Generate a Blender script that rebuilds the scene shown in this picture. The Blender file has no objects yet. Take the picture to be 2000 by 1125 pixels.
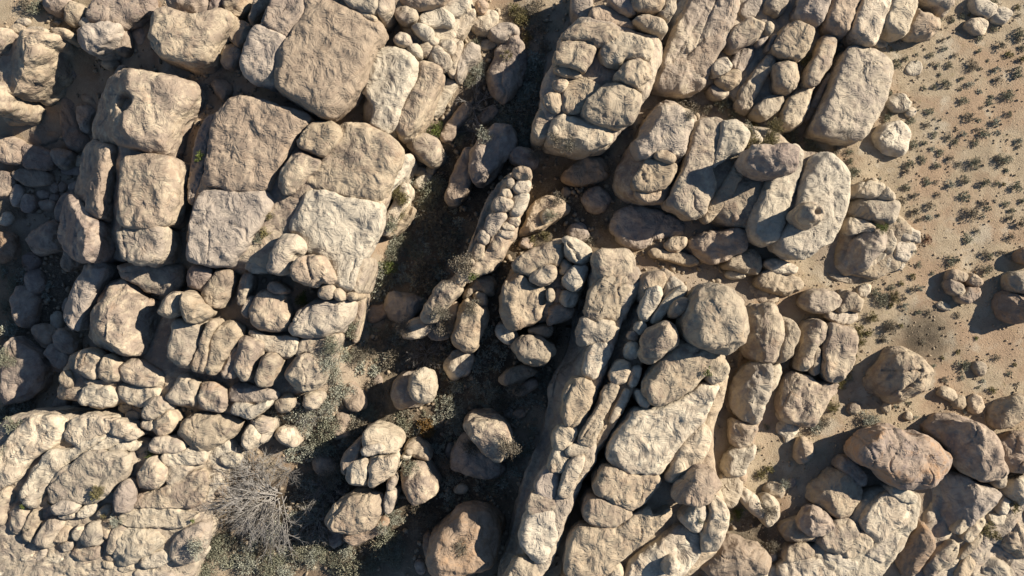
import bpy, math, random
import numpy as np
from math import radians

# ------------------------------------------------------------------ scene, camera, sky, sun, exposure
S = 0.042            # metres per map unit
HC = 1400.0          # camera height in map units
scene = bpy.context.scene
scene.render.engine = 'CYCLES'
cam_data = bpy.data.cameras.new('camera')
cam = bpy.data.objects.new('camera', cam_data)
scene.collection.objects.link(cam)
cam.location = (0, 0, HC * S)
cam.rotation_euler = (0, 0, 0)
cam_data.sensor_fit = 'HORIZONTAL'
cam_data.sensor_width = 36.0
cam_data.lens = 18.0 / (1000.0 / HC)
cam_data.clip_end = 5000
scene.cycles.max_bounces = 3
scene.cycles.diffuse_bounces = 1
scene.cycles.glossy_bounces = 1
scene.camera = cam

SUN_EL = 28.5
SUN_H = (0.925, 0.38)          # horizontal direction towards the sun
world = bpy.data.worlds.new('World')
scene.world = world
world.use_nodes = True
wn = world.node_tree
sky = wn.nodes.new('ShaderNodeTexSky')
sky.sky_type = 'NISHITA'
sky.sun_disc = False
sky.sun_elevation = radians(SUN_EL)
sky.sun_rotation = math.atan2(SUN_H[0], SUN_H[1])
sky.air_density = 1.0
sky.dust_density = 0.2
sky.ozone_density = 2.5
sky.altitude = 1400
bg = wn.nodes['Background']
bg.inputs['Strength'].default_value = 0.057
wn.links.new(sky.outputs[0], bg.inputs[0])

sun_data = bpy.data.lights.new('sun', 'SUN')
sun_data.energy = 5.0
sun_data.angle = radians(0.5)
sun_data.color = (1.0, 0.92, 0.80)
sun = bpy.data.objects.new('sun', sun_data)
scene.collection.objects.link(sun)
_h = math.hypot(*SUN_H)
_d = (SUN_H[0] / _h * math.cos(radians(SUN_EL)), SUN_H[1] / _h * math.cos(radians(SUN_EL)), math.sin(radians(SUN_EL)))
from mathutils import Vector
sun.rotation_euler = Vector(_d).to_track_quat('Z', 'Y').to_euler()
sun.location = (60, 30, 80)

scene.view_settings.view_transform = 'Standard'
scene.view_settings.look = 'None'
scene.view_settings.exposure = 0.80
scene.view_settings.gamma = 1.0
scene.view_settings.use_curve_mapping = False

rng = np.random.RandomState(7)
random.seed(7)
DATA = """
S 82 95 .45 t ox=14 ts=.55;192,262 215,195 250,168 330,166 408,182 412,212 380,290 362,320 355,420 340,508 262,516 235,502 152,486 134,458 152,392 168,332 187,292;M;
S 90 60 .4 t;378,498 388,440 408,370 422,290 442,225 470,206 620,244 700,258 786,284 786,322 757,420 728,480 698,568 640,568 600,542 500,536 400,516;M;
S 114 60 .4 t;484,150 504,110 544,10 550,-30 620,-40 748,62 752,77 728,130 702,190 658,232 560,196 500,168;M;
S 30 50 .45 t;152,700 192,675 300,692 342,605 400,594 470,525 560,564 688,578 686,610 658,700 636,752 600,757 540,796 480,814 380,796 340,776 240,786 152,776 114,772;M;
S 80 60 .45 t;714,250 718,184 748,114 800,114 862,148 848,210 818,257 790,272;M;
S 84 60 .45 t;1215,820 1240,772 1256,705 1302,645 1398,692 1412,722 1398,800 1378,860 1378,900 1407,960 1412,1020 1387,1070 1330,1122 1300,1165 1097,1165 1102,1082 1132,1012 1152,962 1182,902;M;
S 62 60 .45 t;1287,400 1322,322 1347,264 1372,244 1470,254 1548,294 1600,314 1636,342 1636,400 1616,468 1558,500 1480,466 1400,446 1370,426 1302,406;M;
S 22 40 .45 t;1264,188 1302,60 1330,-40 1430,-40 1600,-40 1766,-40 1766,30 1736,78 1688,92 1600,88 1577,180 1547,246 1460,242 1430,217 1380,178 1330,187;M;
S 20 30 .5 t;1642,430 1662,384 1700,364 1737,392 1742,430 1786,460 1781,500 1752,527 1700,550 1642,536 1614,518;M;
S 56 50 .45 p;782,60 800,-20 880,-40 926,-10 926,30 897,100 887,150 860,147 820,127 792,107;M;
S 52 60 .5 t;988,628 988,560 1012,512 1062,480 1110,474 1146,502 1146,540 1127,590 1112,622 1060,636 1012,642;M;
S 16 30 .5 t;1782,1040 1792,950 1830,924 1930,952 1990,932 2040,1000 2040,1160 1740,1160 1752,1080;M;
A4 36 45 .5 t s;0,40 150,-60 340,-70 490,-70 680,-50 900,50 1130,95 1500,170 1725,205 1705,395 1610,505 1590,655 1575,805 1500,955 1440,1125 1430,1220 -110,1220 -110,200;L;broad pale granite dome carrying many stones beside the dead bush
A1 55 30 .8 g;355,60 380,10 440,-20 520,-10 545,40 500,90 450,120 390,110;B;grey-brown boulder at the upper edge beside the sunlit sandy corner
A1 50 25 .8 t;500,60 560,30 620,50 640,100 620,160 570,195 520,185 490,130;B;two-lobed tan boulder near the sunlit sandy corner
A1 42 12 .9 p;590,180 630,140 680,150 690,185 620,215;C;
A1 a 12 .9 t;120,165 160,138 215,145 220,175 180,190;C;
A1 a 12 .9 t;80,205 120,180 175,190 180,225 130,245 90,230;C;
A1 55 25 .8 t;-40,240 40,218 110,235 130,270 90,320 30,370 -30,400;B;tan boulder cut by the frame beside the sandy corner
A1 58 12 .8 t;180,235 240,205 320,215 370,240 360,265 290,262 220,272;C;
A1 56 12 .8 t;380,235 430,215 500,230 530,250 500,280 430,270;C;
A1 75 50 .6 t ox=12 oy=-8;100,310 150,285 250,260 400,262 500,285 505,320 470,360 420,370 390,430 350,520 290,590 210,640 150,690 90,690 50,640 -20,590 -40,480 20,400;B;large tan boulder with a shaded hollow face and small stones along its top
A1 50 30 .9 t;-40,620 20,605 70,640 100,710 80,790 30,830 -40,830;B;sunlit rounded boulder cut by the frame below the hollow-faced boulder
A1 -49 25 .6 t;200,660 300,620 350,640 310,700 290,760 280,900 150,910 60,930 80,840 140,740;L;half-shaded sloping ledge below the hollow-faced boulder
A1 -95 15 .9 g;75,945 130,905 210,915 275,960 275,1030 200,1030 110,1000;B;smooth oval stone at the foot of the tall leaf-shaped boulder
A1 -78 40 .7 g;300,760 340,690 420,600 480,550 540,555 570,590 550,700 530,800 515,900 510,1040 450,1100 380,1115 310,1090 275,1020 285,900;B;tall leaf-shaped brown boulder standing in shade
A1 -71 40 .7 g;600,560 640,470 690,410 730,430 730,520 690,640 640,720 620,850 630,960 690,1030 680,1110 600,1140 540,1100 515,1010 510,900 540,720 560,640;F;long dark fin beside the leaf-shaped boulder
A1 -66 35 .7 g;640,745 700,620 740,540 800,525 840,560 815,650 780,730 755,790 690,775;F;upper half of a split dark fin beside the holed block
A1 -69 35 .7 g;615,790 640,755 750,800 745,850 715,910 700,990 650,980 612,900;F;lower half of a split dark fin beside the holed block
A1 45 25 .6 g;785,720 850,620 900,540 940,500 960,520 930,580 880,650 820,720;F;
A1 60 28 .8 g;590,270 600,220 660,195 780,185 880,185 915,210 910,270 880,320 830,365 750,395 670,390 620,350;B;oval brown boulder with a pale sunlit band on top
A1 -26 25 .7 g;450,480 480,410 540,350 600,330 650,370 640,430 610,500 580,570 500,550 460,540;B;shaded boulder below the pale-banded oval boulder
A1 5 25 .7 g;340,520 400,420 440,365 490,360 490,420 450,480 450,550 400,590 350,610;B;
A1 0 12 .9 t;755,460 790,425 850,430 870,470 830,505 770,495;C;
A1 15 35 .6 g;965,340 970,260 1010,210 1080,180 1170,200 1190,280 1180,370 1080,390 1000,390;B;dark boulder in the shadow of a sunlit square block
A1 35 20 .7 g;855,380 900,290 950,240 965,260 950,380 900,390;C;
A1 50 30 .5 g s;680,150 720,60 800,0 900,-30 1000,-30 1150,-20 1180,120 1080,170 940,230 850,190 740,190;L;dark ribbed ledge at the upper edge in shade
B1 95 35 .6 g;-160,60 -140,-40 0,-50 110,-40 130,60 110,130 40,155 -60,140 -130,110;B;grey-brown boulder cut by the frame above the square block
B1 85 30 .7 g;120,-30 240,-30 250,40 215,100 170,130 125,120;B;
B1 92 30 .7 t;235,60 260,-30 400,-35 420,20 380,110 330,155 270,130 230,95;B;tan knob cut by the frame above the square block
B1 126 55 .5 t oy=-3;-240,330 -225,210 -190,140 -130,110 -20,155 80,170 200,125 270,130 310,165 300,200 260,260 200,350 160,450 90,495 10,500 -90,480 -180,450 -230,400;K;sunlit square block left of the great split block
B1 85 20 .6 t;255,255 310,170 370,165 420,210 410,260 350,345 290,320;K;upper of two small upright blocks wedged beside the square block
B1 75 22 .6 t;215,440 240,360 290,350 345,365 340,430 300,500 240,500;K;lower of two small upright blocks wedged beside the square block
B1 60 20 .7 g;140,620 200,590 270,620 290,680 240,760 180,700;C;
B1 95 20 .6 t;425,190 440,120 480,0 560,-30 600,20 540,60 470,130;K;
A1 124 112 .5 t oy=-6 ox=14 ts=0.5 hole=1105,840,19,28;715,930 740,850 780,760 840,690 900,640 970,610 1100,605 1250,620 1400,650 1500,680 1548,730 1540,800 1490,890 1440,980 1400,1070 1370,1170 1340,1192 1200,1155 1050,1130 900,1098 760,1045 715,1000;K;flat-topped block with a deep round hole
A2 116 108 .45 g ox=12 ts=1.0;600,300 640,150 700,40 760,10 900,60 990,90 960,130 945,220 935,350 920,430 930,560 880,580 800,540 720,460 650,400 595,380;K;shaded slanting block directly below the holed block
A2 118 45 .4 t;950,130 1050,110 1200,115 1340,150 1355,200 1340,330 1330,460 1300,580 1250,610 1130,628 1000,612 945,600 940,480 935,400 945,250;K;sunlit tall block below the holed block
A2 112 45 .45 t;945,622 1000,625 1130,642 1270,622 1270,720 1255,810 1220,870 1130,888 1030,880 960,830 940,750;K;sunlit squarish block, lowest under the holed block
A2 104 105 .5 g oy=6 ox=14 ts=0.8;490,640 520,500 570,410 620,390 680,430 760,500 850,575 905,605 915,640 905,760 890,820 840,880 740,870 640,840 540,790 480,710;K;half-shaded triangular block with flaking crust
A2 -57 20 .6 g;470,850 520,770 620,820 640,860 560,910 490,930;L;
A2 55 30 .6 t;880,900 960,880 1100,890 1250,880 1340,900 1370,980 1350,1050 1300,1100 1200,1110 1100,1090 1030,1030 920,970;L;ledge in shade under the lowest squarish block
A2 -65 35 .7 g;210,700 260,650 360,590 440,570 490,600 480,720 500,770 420,810 320,820 250,790;B;triangular boulder in deep shade at the cliff foot
A2 -75 28 .8 r;-30,660 60,650 130,690 150,780 110,850 30,870 -40,860;B;reddish boulder in deep shade cut by the frame
A2 a 15 .9 g;165,860 200,810 260,815 290,860 260,910 210,930 175,910;B;
A2 a 18 .9 g;200,970 240,920 290,925 325,990 335,1050 290,1110 240,1115 205,1060;B;egg-shaped boulder in deep shade left of the cliff
A2 a 12 .9 p;8,560 40,505 85,515 98,555 60,600 20,600;C;
A2 -82 15 .5 g;0,230 60,210 120,260 110,330 60,390 -20,390;L;
A2 -81 15 .5 g;110,220 200,190 300,190 390,230 400,290 330,310 240,320 140,270;L;
A2 -85 12 .5 g;100,420 120,300 180,330 180,400 130,470;L;
A2 -85 12 .5 g;190,380 260,390 280,470 220,510 170,480;L;
A2 a 8 .9 g;385,310 410,285 440,310 430,360 395,355;C;
A2 a 8 .9 g;440,310 465,285 490,310 480,350 445,350;C;
A2 a 8 .9 g;285,370 310,345 360,355 370,395 310,408;C;
A2 a 8 .9 g;375,395 410,370 440,390 420,420 380,420;C;
A2 a 10 .8 g;455,200 500,170 600,185 600,230 480,225;C;
A2 a 8 .9 p;550,140 580,95 620,110 620,160 570,168;C;
A2 a 10 .8 g;500,320 540,280 600,290 600,350 540,370;C;
A2 -67 20 .5 g;195,100 200,20 300,40 400,70 420,150 380,190 290,185 210,180;K;blue-grey shaded block below the leaf-shaped boulder
A2 -65 20 .5 g;10,40 40,-40 180,-10 195,60 185,140 100,150 30,130;K;
A2 -65 18 .7 g;400,60 470,50 540,70 540,150 470,190 410,140;B;
A2 -72 18 .7 g;430,470 470,380 560,360 580,400 520,490 490,580 440,560;B;
A2 a 10 .8 g;290,440 350,415 420,430 410,490 330,500;C;
A3 45 45 .5 g ox=6;650,-80 680,-160 760,-180 860,-160 870,-90 800,0 740,120 680,230 650,320 560,290 520,220 530,120;L;steep shaded face below the triangular block
A3 88 90 .7 t oy=4 ox=14 ts=0.55;820,10 900,-30 1000,-60 1060,20 1130,70 1230,85 1180,150 1180,300 1160,420 1120,490 1040,500 960,480 860,440 780,420 690,370 650,310 690,220 750,120;B;big boulder half in shade with a rough sunlit crown
A3 60 20 .7 t;550,560 575,480 640,455 720,470 775,490 760,550 730,610 720,670 650,660 580,620;B;rounded brown block, end of the row under the big half-shaded boulder
A3 60 20 .7 t;745,590 770,530 800,497 850,505 888,545 885,600 880,670 800,690 740,650;B;
A3 52 20 .6 t;890,640 910,570 960,545 1060,545 1150,600 1195,620 1195,710 1100,722 960,700;K;wide block with shaded upper face in the row of low blocks
A3 45 15 .6 p;890,720 1000,725 1150,725 1185,760 1170,805 1100,830 1060,870 960,840 890,790;K;
A3 -55 12 .7 p s;470,760 520,720 620,725 620,760 590,800 520,820 490,800;C;
A3 42 14 .6 p s;610,780 640,730 760,720 830,740 880,800 875,840 810,875 700,870 600,840;S;pale layered slab on the lip above the granite dome
A3 38 8 .7 t;635,690 700,680 860,685 850,710 740,720 660,712;C;
A3 a 12 .9 t;450,670 480,615 520,630 540,700 510,735 470,715;C;
A3 a 16 .7 g;380,890 440,800 480,765 520,800 520,850 470,930 400,915;C;
A3 -62 45 .45 g;85,740 110,560 120,430 170,368 230,410 330,460 370,530 390,600 370,720 340,770 200,835 100,830;S;great grey triangular slab in deep shade
A3 a 18 .7 g;240,340 280,280 370,275 420,320 420,400 370,450 290,420;B;dark boulder above the grey triangular slab
A3 a 25 .8 g;90,80 130,20 220,10 290,60 300,140 260,240 210,300 150,270 110,190;B;pear-shaped boulder in deep shade
A3 a 10 .8 p;370,250 400,185 440,200 450,280 420,310 390,295;C;
A3 -67 20 .6 g;420,380 450,310 520,330 580,400 570,470 520,490 450,450;K;
A3 -69 20 .6 g;350,500 400,420 450,460 530,495 545,560 480,600 400,570;K;
A3 a 8 .8 g;330,570 370,540 470,600 450,625 380,610;C;
A3 a 12 .8 g;455,140 490,80 540,80 530,190 490,215 460,180;C;
A3 a 14 .8 g;355,740 380,680 440,690 450,780 400,830 365,800;C;
A3 a 12 .8 p;875,880 910,840 990,860 1030,900 980,930 890,915;C;
A3 a 10 .8 t;930,930 980,900 1040,915 1030,970 960,990;C;
A3 62 22 .8 t;1065,900 1090,840 1160,800 1230,805 1270,860 1260,900 1150,960 1080,955;B;upper of three round stones clumped at the dome's upper rim
A3 58 22 .8 t;1160,960 1240,900 1290,910 1315,970 1280,1040 1220,1085 1160,1075 1150,1010;B;lowest of three round stones clumped at the dome's upper rim
A3 50 14 .8 t;1045,1000 1080,970 1160,975 1150,1045 1080,1035;C;
A3 62 30 .7 t;1240,780 1290,720 1330,650 1400,630 1450,680 1465,800 1440,860 1340,850 1260,815;B;rounded half-shaded block below the perched pair of boulders
A3 88 40 .6 t;1270,490 1300,370 1340,240 1380,230 1430,265 1520,260 1525,330 1500,400 1460,500 1420,570 1360,580 1300,540;K;leaning block under the perched pair of boulders
A3 105 35 .9 t ball;1185,160 1220,80 1300,40 1350,45 1380,100 1370,200 1300,230 1230,238 1195,200;B;half-shaded round boulder of the perched pair
A3 118 40 .8 t ball;1345,100 1360,35 1420,38 1500,90 1560,150 1572,200 1540,230 1470,262 1420,265 1380,220 1360,160;B;sunlit boulder of the perched pair
B3 85 30 .6 t s;0,590 60,450 110,320 150,240 190,240 200,280 150,360 130,430 110,560 100,620 40,615;F;narrow upright slab next to the leaning block
B3 62 25 .7 t;45,800 60,710 120,695 200,705 245,760 260,840 240,905 150,905 70,890;B;barrel-shaped tan boulder in the lowest row of the outcrop
B3 58 20 .7 t;-15,690 30,670 45,720 35,850 -10,870;C;
B3 55 25 .6 g;265,740 350,690 500,740 620,760 640,800 560,820 440,870 300,840;L;shaded ledge beside the barrel-shaped boulder
B3 60 16 .7 p;275,890 300,850 380,845 440,880 550,825 580,820 540,880 450,940 380,960 300,930;B;pale scalloped rock beside the barrel-shaped boulder
B3 60 45 .7 t;-40,1000 0,925 80,905 180,910 280,940 350,975 362,1010 330,1070 270,1100 190,1150 100,1185 20,1165 -40,1100;B;large wedge-shaped tan boulder above the pale dome
B3 50 22 .8 p;365,1100 390,1030 430,1008 475,1030 487,1090 470,1150 420,1185 375,1160;B;upright white egg-shaped stone above the dead bush
B4 28 25 .7 p;600,90 620,30 720,25 740,60 775,130 760,170 700,165 630,130;B;pale angular boulder with shaded flank above the dead bush
B4 35 25 .7 t;490,60 520,0 600,-40 590,40 550,120 510,140;C;
B3 42 25 .7 t;425,970 480,940 560,960 600,990 560,1060 500,1080 470,1020;C;
B1 128 40 .4 g;540,230 560,150 610,50 640,-60 720,-80 820,-60 858,40 840,120 800,200 740,298 720,305 640,278;K;upper left piece of the great split block
B1 128 45 .45 g;395,520 410,450 460,320 510,238 560,240 640,288 722,318 700,400 650,500 625,600 620,650 540,640 440,610;K;lower left piece of the great split block
B1 134 60 .42 g oy=-14;850,130 862,20 900,-10 960,30 1100,90 1200,140 1320,175 1390,215 1410,260 1380,340 1330,420 1300,480 1260,580 1220,690 1150,780 1080,860 1040,890 960,870 870,830 760,770 680,710 640,660 632,580 655,500 705,400 755,300 805,210;K;largest piece of the great split block
B1 115 15 .6 t s;870,-40 1000,20 1150,90 1330,180 1340,160 1180,80 1080,10 1000,-40;S;
B1 130 25 .6 t;1030,-50 1370,-60 1370,50 1350,110 1300,120 1200,90 1110,40;B;tan boulder cut by the frame above the great split block
B1 125 25 .7 t;1375,-40 1440,-40 1455,50 1400,130 1372,140 1355,120;C;
C1 95 50 .5 p;-40,400 40,390 160,420 225,490 232,560 188,680 128,780 88,900 70,970 0,1010 -110,970 -80,890 -75,830 -110,750 -180,690 -160,560 -100,470;S;pale-topped slab with brown lower half, beside the great split block
C1 88 50 .5 t;240,500 300,505 395,540 385,620 340,720 300,830 240,930 160,1000 100,1035 80,980 112,850 152,770 208,680 245,560;S;tapering slab split from the pale-topped slab by a long crack
S 82 14 .6 g s;372,395 376,330 388,270 405,230 426,226 420,250 408,290 400,340 392,380 382,400;F;thin shaded fin in the slot right of the holed block
S 72 12 .6 g s;396,372 404,320 412,280 424,250 431,255 421,300 413,350 405,377;F;
C2 42 22 .5 p s;-60,640 0,520 60,420 110,300 150,300 135,420 65,540 -20,680;L;pale rib sloping from the broad pale slab's edge into the gully
C2 8 18 .5 t s;-20,700 50,580 135,475 190,470 155,560 60,660;L;low tan rib below the pale sloping rib in the gully's edge
B3 10 30 .5 t;1170,330 1190,150 1225,20 1260,40 1250,180 1215,320 1190,420;L;
B2 112 35 .38 g;100,300 125,200 145,60 165,-40 180,-110 220,-220 270,-290 340,-315 470,-290 620,-250 760,-210 860,-180 885,-150 830,-80 770,-10 720,70 660,170 600,260 555,352 420,364 280,354 140,320;K;upper half of the broad flat block split by a level crack
B2 110 35 .38 g;85,364 200,358 320,378 450,378 550,371 585,410 580,460 540,540 490,620 440,700 390,780 330,840 280,890 190,900 80,885 10,870 -5,800 15,700 10,620 50,500 75,430;K;lower half of the broad flat block split by a level crack
B2 105 35 .38 t;1090,-120 1200,-110 1300,-90 1400,-40 1500,0 1530,60 1500,160 1460,260 1420,360 1380,430 1200,412 1050,377 870,337 800,320 860,250 950,190 990,100 1050,20;S;upper half of the broad pale slab bearing a disc-shaped boulder
B2 103 35 .38 p;870,353 1050,391 1200,426 1370,444 1400,480 1390,560 1370,650 1320,730 1280,830 1240,850 1210,960 1160,1080 1090,1090 1040,1040 1050,950 1010,860 930,800 850,800 840,720 790,660 720,640 730,580 800,470;S;broad pale lower slab on which the disc-shaped boulder rests
B2 85 25 .5 p s;410,900 430,830 500,720 560,640 610,560 680,450 720,400 800,330 855,348 815,430 775,480 725,570 695,640 635,700 590,770 560,860 560,940 480,940 420,935;S;narrow slab running down beside the broad pale slab
B2 125 25 .7 t ball;745,10 790,-60 850,-130 900,-155 1000,-150 1070,-110 1085,-50 1050,20 990,90 940,115 850,80;B;upper of two boulders lying on the crack between broad slabs
B2 122 32 .75 t ball;630,310 660,230 700,150 740,65 800,75 900,115 942,140 930,190 860,250 800,310 740,370 690,392 650,370;B;tilted lower of two boulders lying on the crack between broad slabs
B2 125 35 .75 t ball;565,900 590,800 640,700 690,655 760,670 820,710 845,770 820,800 770,830 740,880 710,940 660,970 600,955 565,935;B;kidney-shaped boulder touching the disc-shaped boulder
B2 130 35 .7 t ball k=850,840,890,1000;720,960 740,890 800,825 880,800 950,820 1010,870 1045,930 1050,1000 1010,1030 950,1020 900,1060 830,1050 750,1010;B;disc-shaped boulder with a short dark cleft
B2 105 20 .7 t;920,1080 950,1020 1030,1050 1040,1090 1000,1140 930,1130;C;
B3 98 15 .8 t;1020,50 1060,10 1100,50 1110,85 1060,100;C;
B3 92 14 .8 t;1110,70 1140,45 1185,50 1190,80 1150,97;C;
B2 85 15 .7 t;1160,1085 1190,960 1220,860 1250,830 1265,900 1230,1000 1200,1090;S;thin flake standing against the broad pale slab's edge
B3 78 20 .6 t s;330,130 350,20 370,-70 400,-110 435,-90 430,0 400,60 380,130;F;
B3 70 20 .7 t;360,200 380,110 420,70 450,80 440,160 410,230;F;
B3 88 35 .6 t;75,70 110,20 160,-60 200,-120 290,-110 310,-60 280,20 260,100 220,155 160,155 110,110;B;tan block tucked under the level-cracked block's lower edge
B3 85 30 .6 g;-20,-20 -20,-140 100,-150 170,-110 150,-40 100,20 50,50 0,40;B;shaded block left under the level-cracked block
B3 88 40 .6 t;425,210 450,130 490,60 520,20 600,40 680,60 700,110 730,190 710,270 660,320 560,315 470,280;B;blocky tan boulder with a green shrub at its upper corner
B3 90 45 .65 t oy=-4;725,310 760,220 800,150 900,100 960,85 1060,100 1110,90 1165,110 1165,170 1130,250 1080,310 1000,350 930,362 830,350 750,340;B;wide rounded boulder below the disc-shaped boulder
B3 85 12 .7 g;540,30 560,-30 620,-20 690,30 640,50;C;
B3 66 14 .5 p;410,345 430,325 560,370 680,360 760,375 768,420 740,490 690,520 660,520 640,480 560,480 520,460 530,410;L;pale sloping ledge behind the three knobs
B3 66 20 .5 t;770,400 850,375 980,355 1055,345 1050,420 1010,520 985,570 960,530 860,465 800,470 755,510;L;tan ramp behind the widest of the three knobs
B3 80 30 .65 t;350,450 370,380 400,362 460,380 525,410 520,460 480,520 440,590 420,660 370,685 325,650 335,560;B;first of three knobs, lobed and farthest from the valley
B3 80 30 .7 t;470,680 500,590 520,520 560,485 610,485 650,520 640,590 600,660 560,715 500,715;B;middle of three knobs, with a small socket on top
B3 82 38 .65 t;690,660 710,590 750,530 800,480 850,468 930,500 970,540 975,600 960,680 890,745 830,755 760,720;B;widest of three knobs, beside the grey sagebrush
B3 82 32 .6 t;110,600 130,450 170,330 230,270 300,260 370,290 370,340 340,400 300,450 240,520 200,610 150,640;B;leaning rounded block between the narrow upright slab and the knobs
B3 70 15 .6 g s;210,650 250,540 320,440 340,470 310,600 300,660;S;
B3 45 20 .8 t;590,860 640,790 700,780 740,830 720,890 640,920;B;
B3 40 20 .8 t;800,800 860,770 920,780 940,830 900,880 840,900;B;tan boulder among grey sagebrush at the outcrop's corner
B3 a 22 .7 g;1105,800 1120,710 1170,690 1200,740 1260,800 1270,880 1200,905 1130,880;B;grey boulder in the shaded valley below the cliff corner
B3 a 20 .7 g;1000,1000 1060,920 1130,930 1140,1000 1080,1080 1010,1080;B;
B3 a 12 .9 g;1305,690 1330,650 1365,660 1370,700 1330,722;C;
B3 a 18 .8 r;1250,200 1290,150 1400,130 1440,160 1420,220 1280,262;B;log-like reddish stone touching a dark round valley boulder
C3 a 35 .8 g;-30,120 0,60 60,40 160,55 220,90 240,140 190,210 120,265 50,255 0,210;B;dark round valley boulder below the cliff
B4 40 30 .6 g;1085,310 1110,230 1180,150 1230,110 1240,160 1215,220 1220,255 1150,310 1120,370;L;shaded flank of the bun-like rock cluster
B4 55 30 .55 p;1240,110 1270,40 1330,28 1400,60 1480,100 1510,150 1490,200 1400,205 1300,180 1250,170;B;topmost pale lump of the bun-like rock cluster
B4 52 30 .6 p;1120,400 1150,300 1200,265 1270,250 1288,280 1278,440 1200,445;B;half-shaded left lump of the bun-like rock cluster
B4 55 30 .6 p;1292,440 1298,270 1340,222 1430,212 1500,225 1500,290 1480,360 1420,400 1340,435;B;smooth right lump of the bun-like rock cluster
B4 66 14 .8 p ball;1218,200 1260,170 1350,150 1400,170 1395,195 1300,240 1240,248;C;log-shaped pale stone lying across the bun-like rock cluster
B4 45 50 .65 t oy=-4;980,690 1010,630 1070,570 1150,510 1230,492 1340,488 1400,510 1410,580 1390,660 1340,720 1280,770 1200,790 1100,770 1020,740;B;large pale boulder below the bun-like cluster
B4 0 25 .6 r;1090,800 1240,790 1390,700 1420,740 1380,790 1240,850 1200,885 1120,850;C;
B4 a 15 .6 g;990,850 1000,770 1080,790 1100,860 1020,910;C;
B4 35 12 .6 t;1400,640 1410,510 1440,495 1470,510 1450,590 1430,660;K;slender stone post standing beside the large pale boulder
B4 48 12 .8 t ball;1410,450 1430,400 1465,392 1478,430 1460,480 1420,500;C;small stone capping the slender post
B4 a 18 .8 g;870,320 890,260 950,228 1010,250 1055,330 1020,380 920,375;B;dark half-buried boulder beside the bun-like cluster
B4 a 10 .8 p;1010,100 1060,70 1150,60 1130,100 1050,118;C;
C1 98 25 .6 g;85,20 120,-40 430,-40 420,20 370,50 250,75 150,60;B;grey-brown boulder cut by the frame beside pale ramps
C1 92 20 .6 t;50,120 70,65 140,62 205,95 200,150 150,180 80,165;B;
C1 92 20 .8 p ball;155,200 200,183 260,190 320,220 335,260 300,310 250,300 200,260;B;elongated pale boulder on the ramps above the pale-topped slab
C1 78 12 .8 p;280,310 300,285 350,290 360,320 310,335;C;
C1 95 22 .8 t ball;40,330 50,275 90,245 150,265 172,320 140,355 80,355;B;round brown stone casting shade on the pale-topped slab
C1 85 16 .8 p;135,360 180,338 220,345 245,390 235,430 190,425;B;
C1 78 16 .7 t;220,350 260,330 330,340 320,380 290,430 245,420;C;
C1 80 22 .7 p;295,430 330,360 360,350 400,400 450,430 440,490 390,527 340,500;B;smooth pale boulder at the pale-topped slab's upper corner
C1 72 16 .6 p;360,330 400,300 480,320 490,350 450,410 400,390;B;
C1 75 16 .5 p;210,180 280,100 360,60 420,100 480,150 460,200 380,190 300,210;S;fractured cream slab above the elongated pale boulder
C1 70 16 .5 p;375,60 430,10 560,-40 580,30 540,90 500,130 440,110;S;cream slab reaching the upper edge beside the pale ramp
C1 50 14 .5 p s;445,260 500,180 560,110 620,80 620,130 570,190 520,270 470,290;S;long pale ramp slanting towards the upper edge
C1 50 16 .5 p s;430,530 460,440 500,350 540,320 530,380 490,480 470,560;F;narrow pale rib in line with the long ramp
C1 42 25 .6 t;490,560 510,440 550,370 600,340 650,350 665,390 640,440 600,475 560,500 540,560 500,610;B;round-headed pale rock beside the grey twiggy shrub
C1 22 14 .6 p;600,160 700,90 780,100 790,140 760,210 700,240 620,240;S;flat pale outcrop beside a small orange stone
C1 38 14 .7 o;635,50 660,12 700,20 720,60 690,100 650,95;C;small orange stone on the pale outcrop
C1 a 10 .8 p;660,350 680,310 740,300 800,305 812,325 760,345 700,372;C;white oblong stone beside the brown bent stone
C1 22 20 .8 g;725,250 760,195 850,188 910,195 948,220 940,250 890,270 860,310 800,305 745,285;B;brown bent stone capping the big seed-shaped boulder
C1 15 45 .75 g;720,580 735,480 780,410 850,320 890,290 930,250 960,300 1000,370 1018,440 1000,540 960,640 900,720 830,765 780,720 740,660;B;big dark seed-shaped boulder lying in the shaded valley
C1 20 20 .6 p;300,850 350,730 390,640 400,590 500,620 470,660 420,740 380,810 330,850;S;pale tongue of rock below the tapering slab
C1 -5 18 .6 g;385,1000 430,920 500,840 560,760 600,770 570,850 500,930 460,1020 400,1035;S;
C1 a 14 .7 g;665,870 700,820 750,780 800,790 800,830 740,880 690,910;B;
C2 25 45 .65 g oy=5;595,80 620,40 640,0 700,-80 780,-130 870,-120 920,-80 930,0 900,60 830,150 780,240 720,290 670,318 620,300 600,220 590,140;B;large shaded boulder with a sunlit yellow underlip
C2 38 35 .7 t;130,0 150,-40 300,-45 350,-20 385,40 385,110 340,150 310,162 250,130 180,70;B;tan boulder at the foot of the tapering slab
C2 a 12 .7 t;180,225 210,180 250,180 272,205 240,240;C;
C2 a 12 .8 t;272,195 300,168 335,175 335,210 310,232;C;
C2 a 14 .7 p;180,320 200,260 240,225 290,218 315,240 290,290 240,330;C;
C2 60 20 .6 p;45,140 60,110 150,95 172,110 140,170 100,240 50,300 0,370 -20,350 20,250;S;
C2 0 25 .6 g;420,400 450,290 500,180 560,50 600,40 590,140 600,230 600,320 560,380 500,450 440,450;S;dark slanting slab beside the yellow-lipped boulder
C2 18 22 .8 g;888,90 910,45 970,35 1040,55 1085,110 1080,160 1030,185 960,165 900,130;B;dark oval boulder at the head of the knobbly fin
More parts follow.
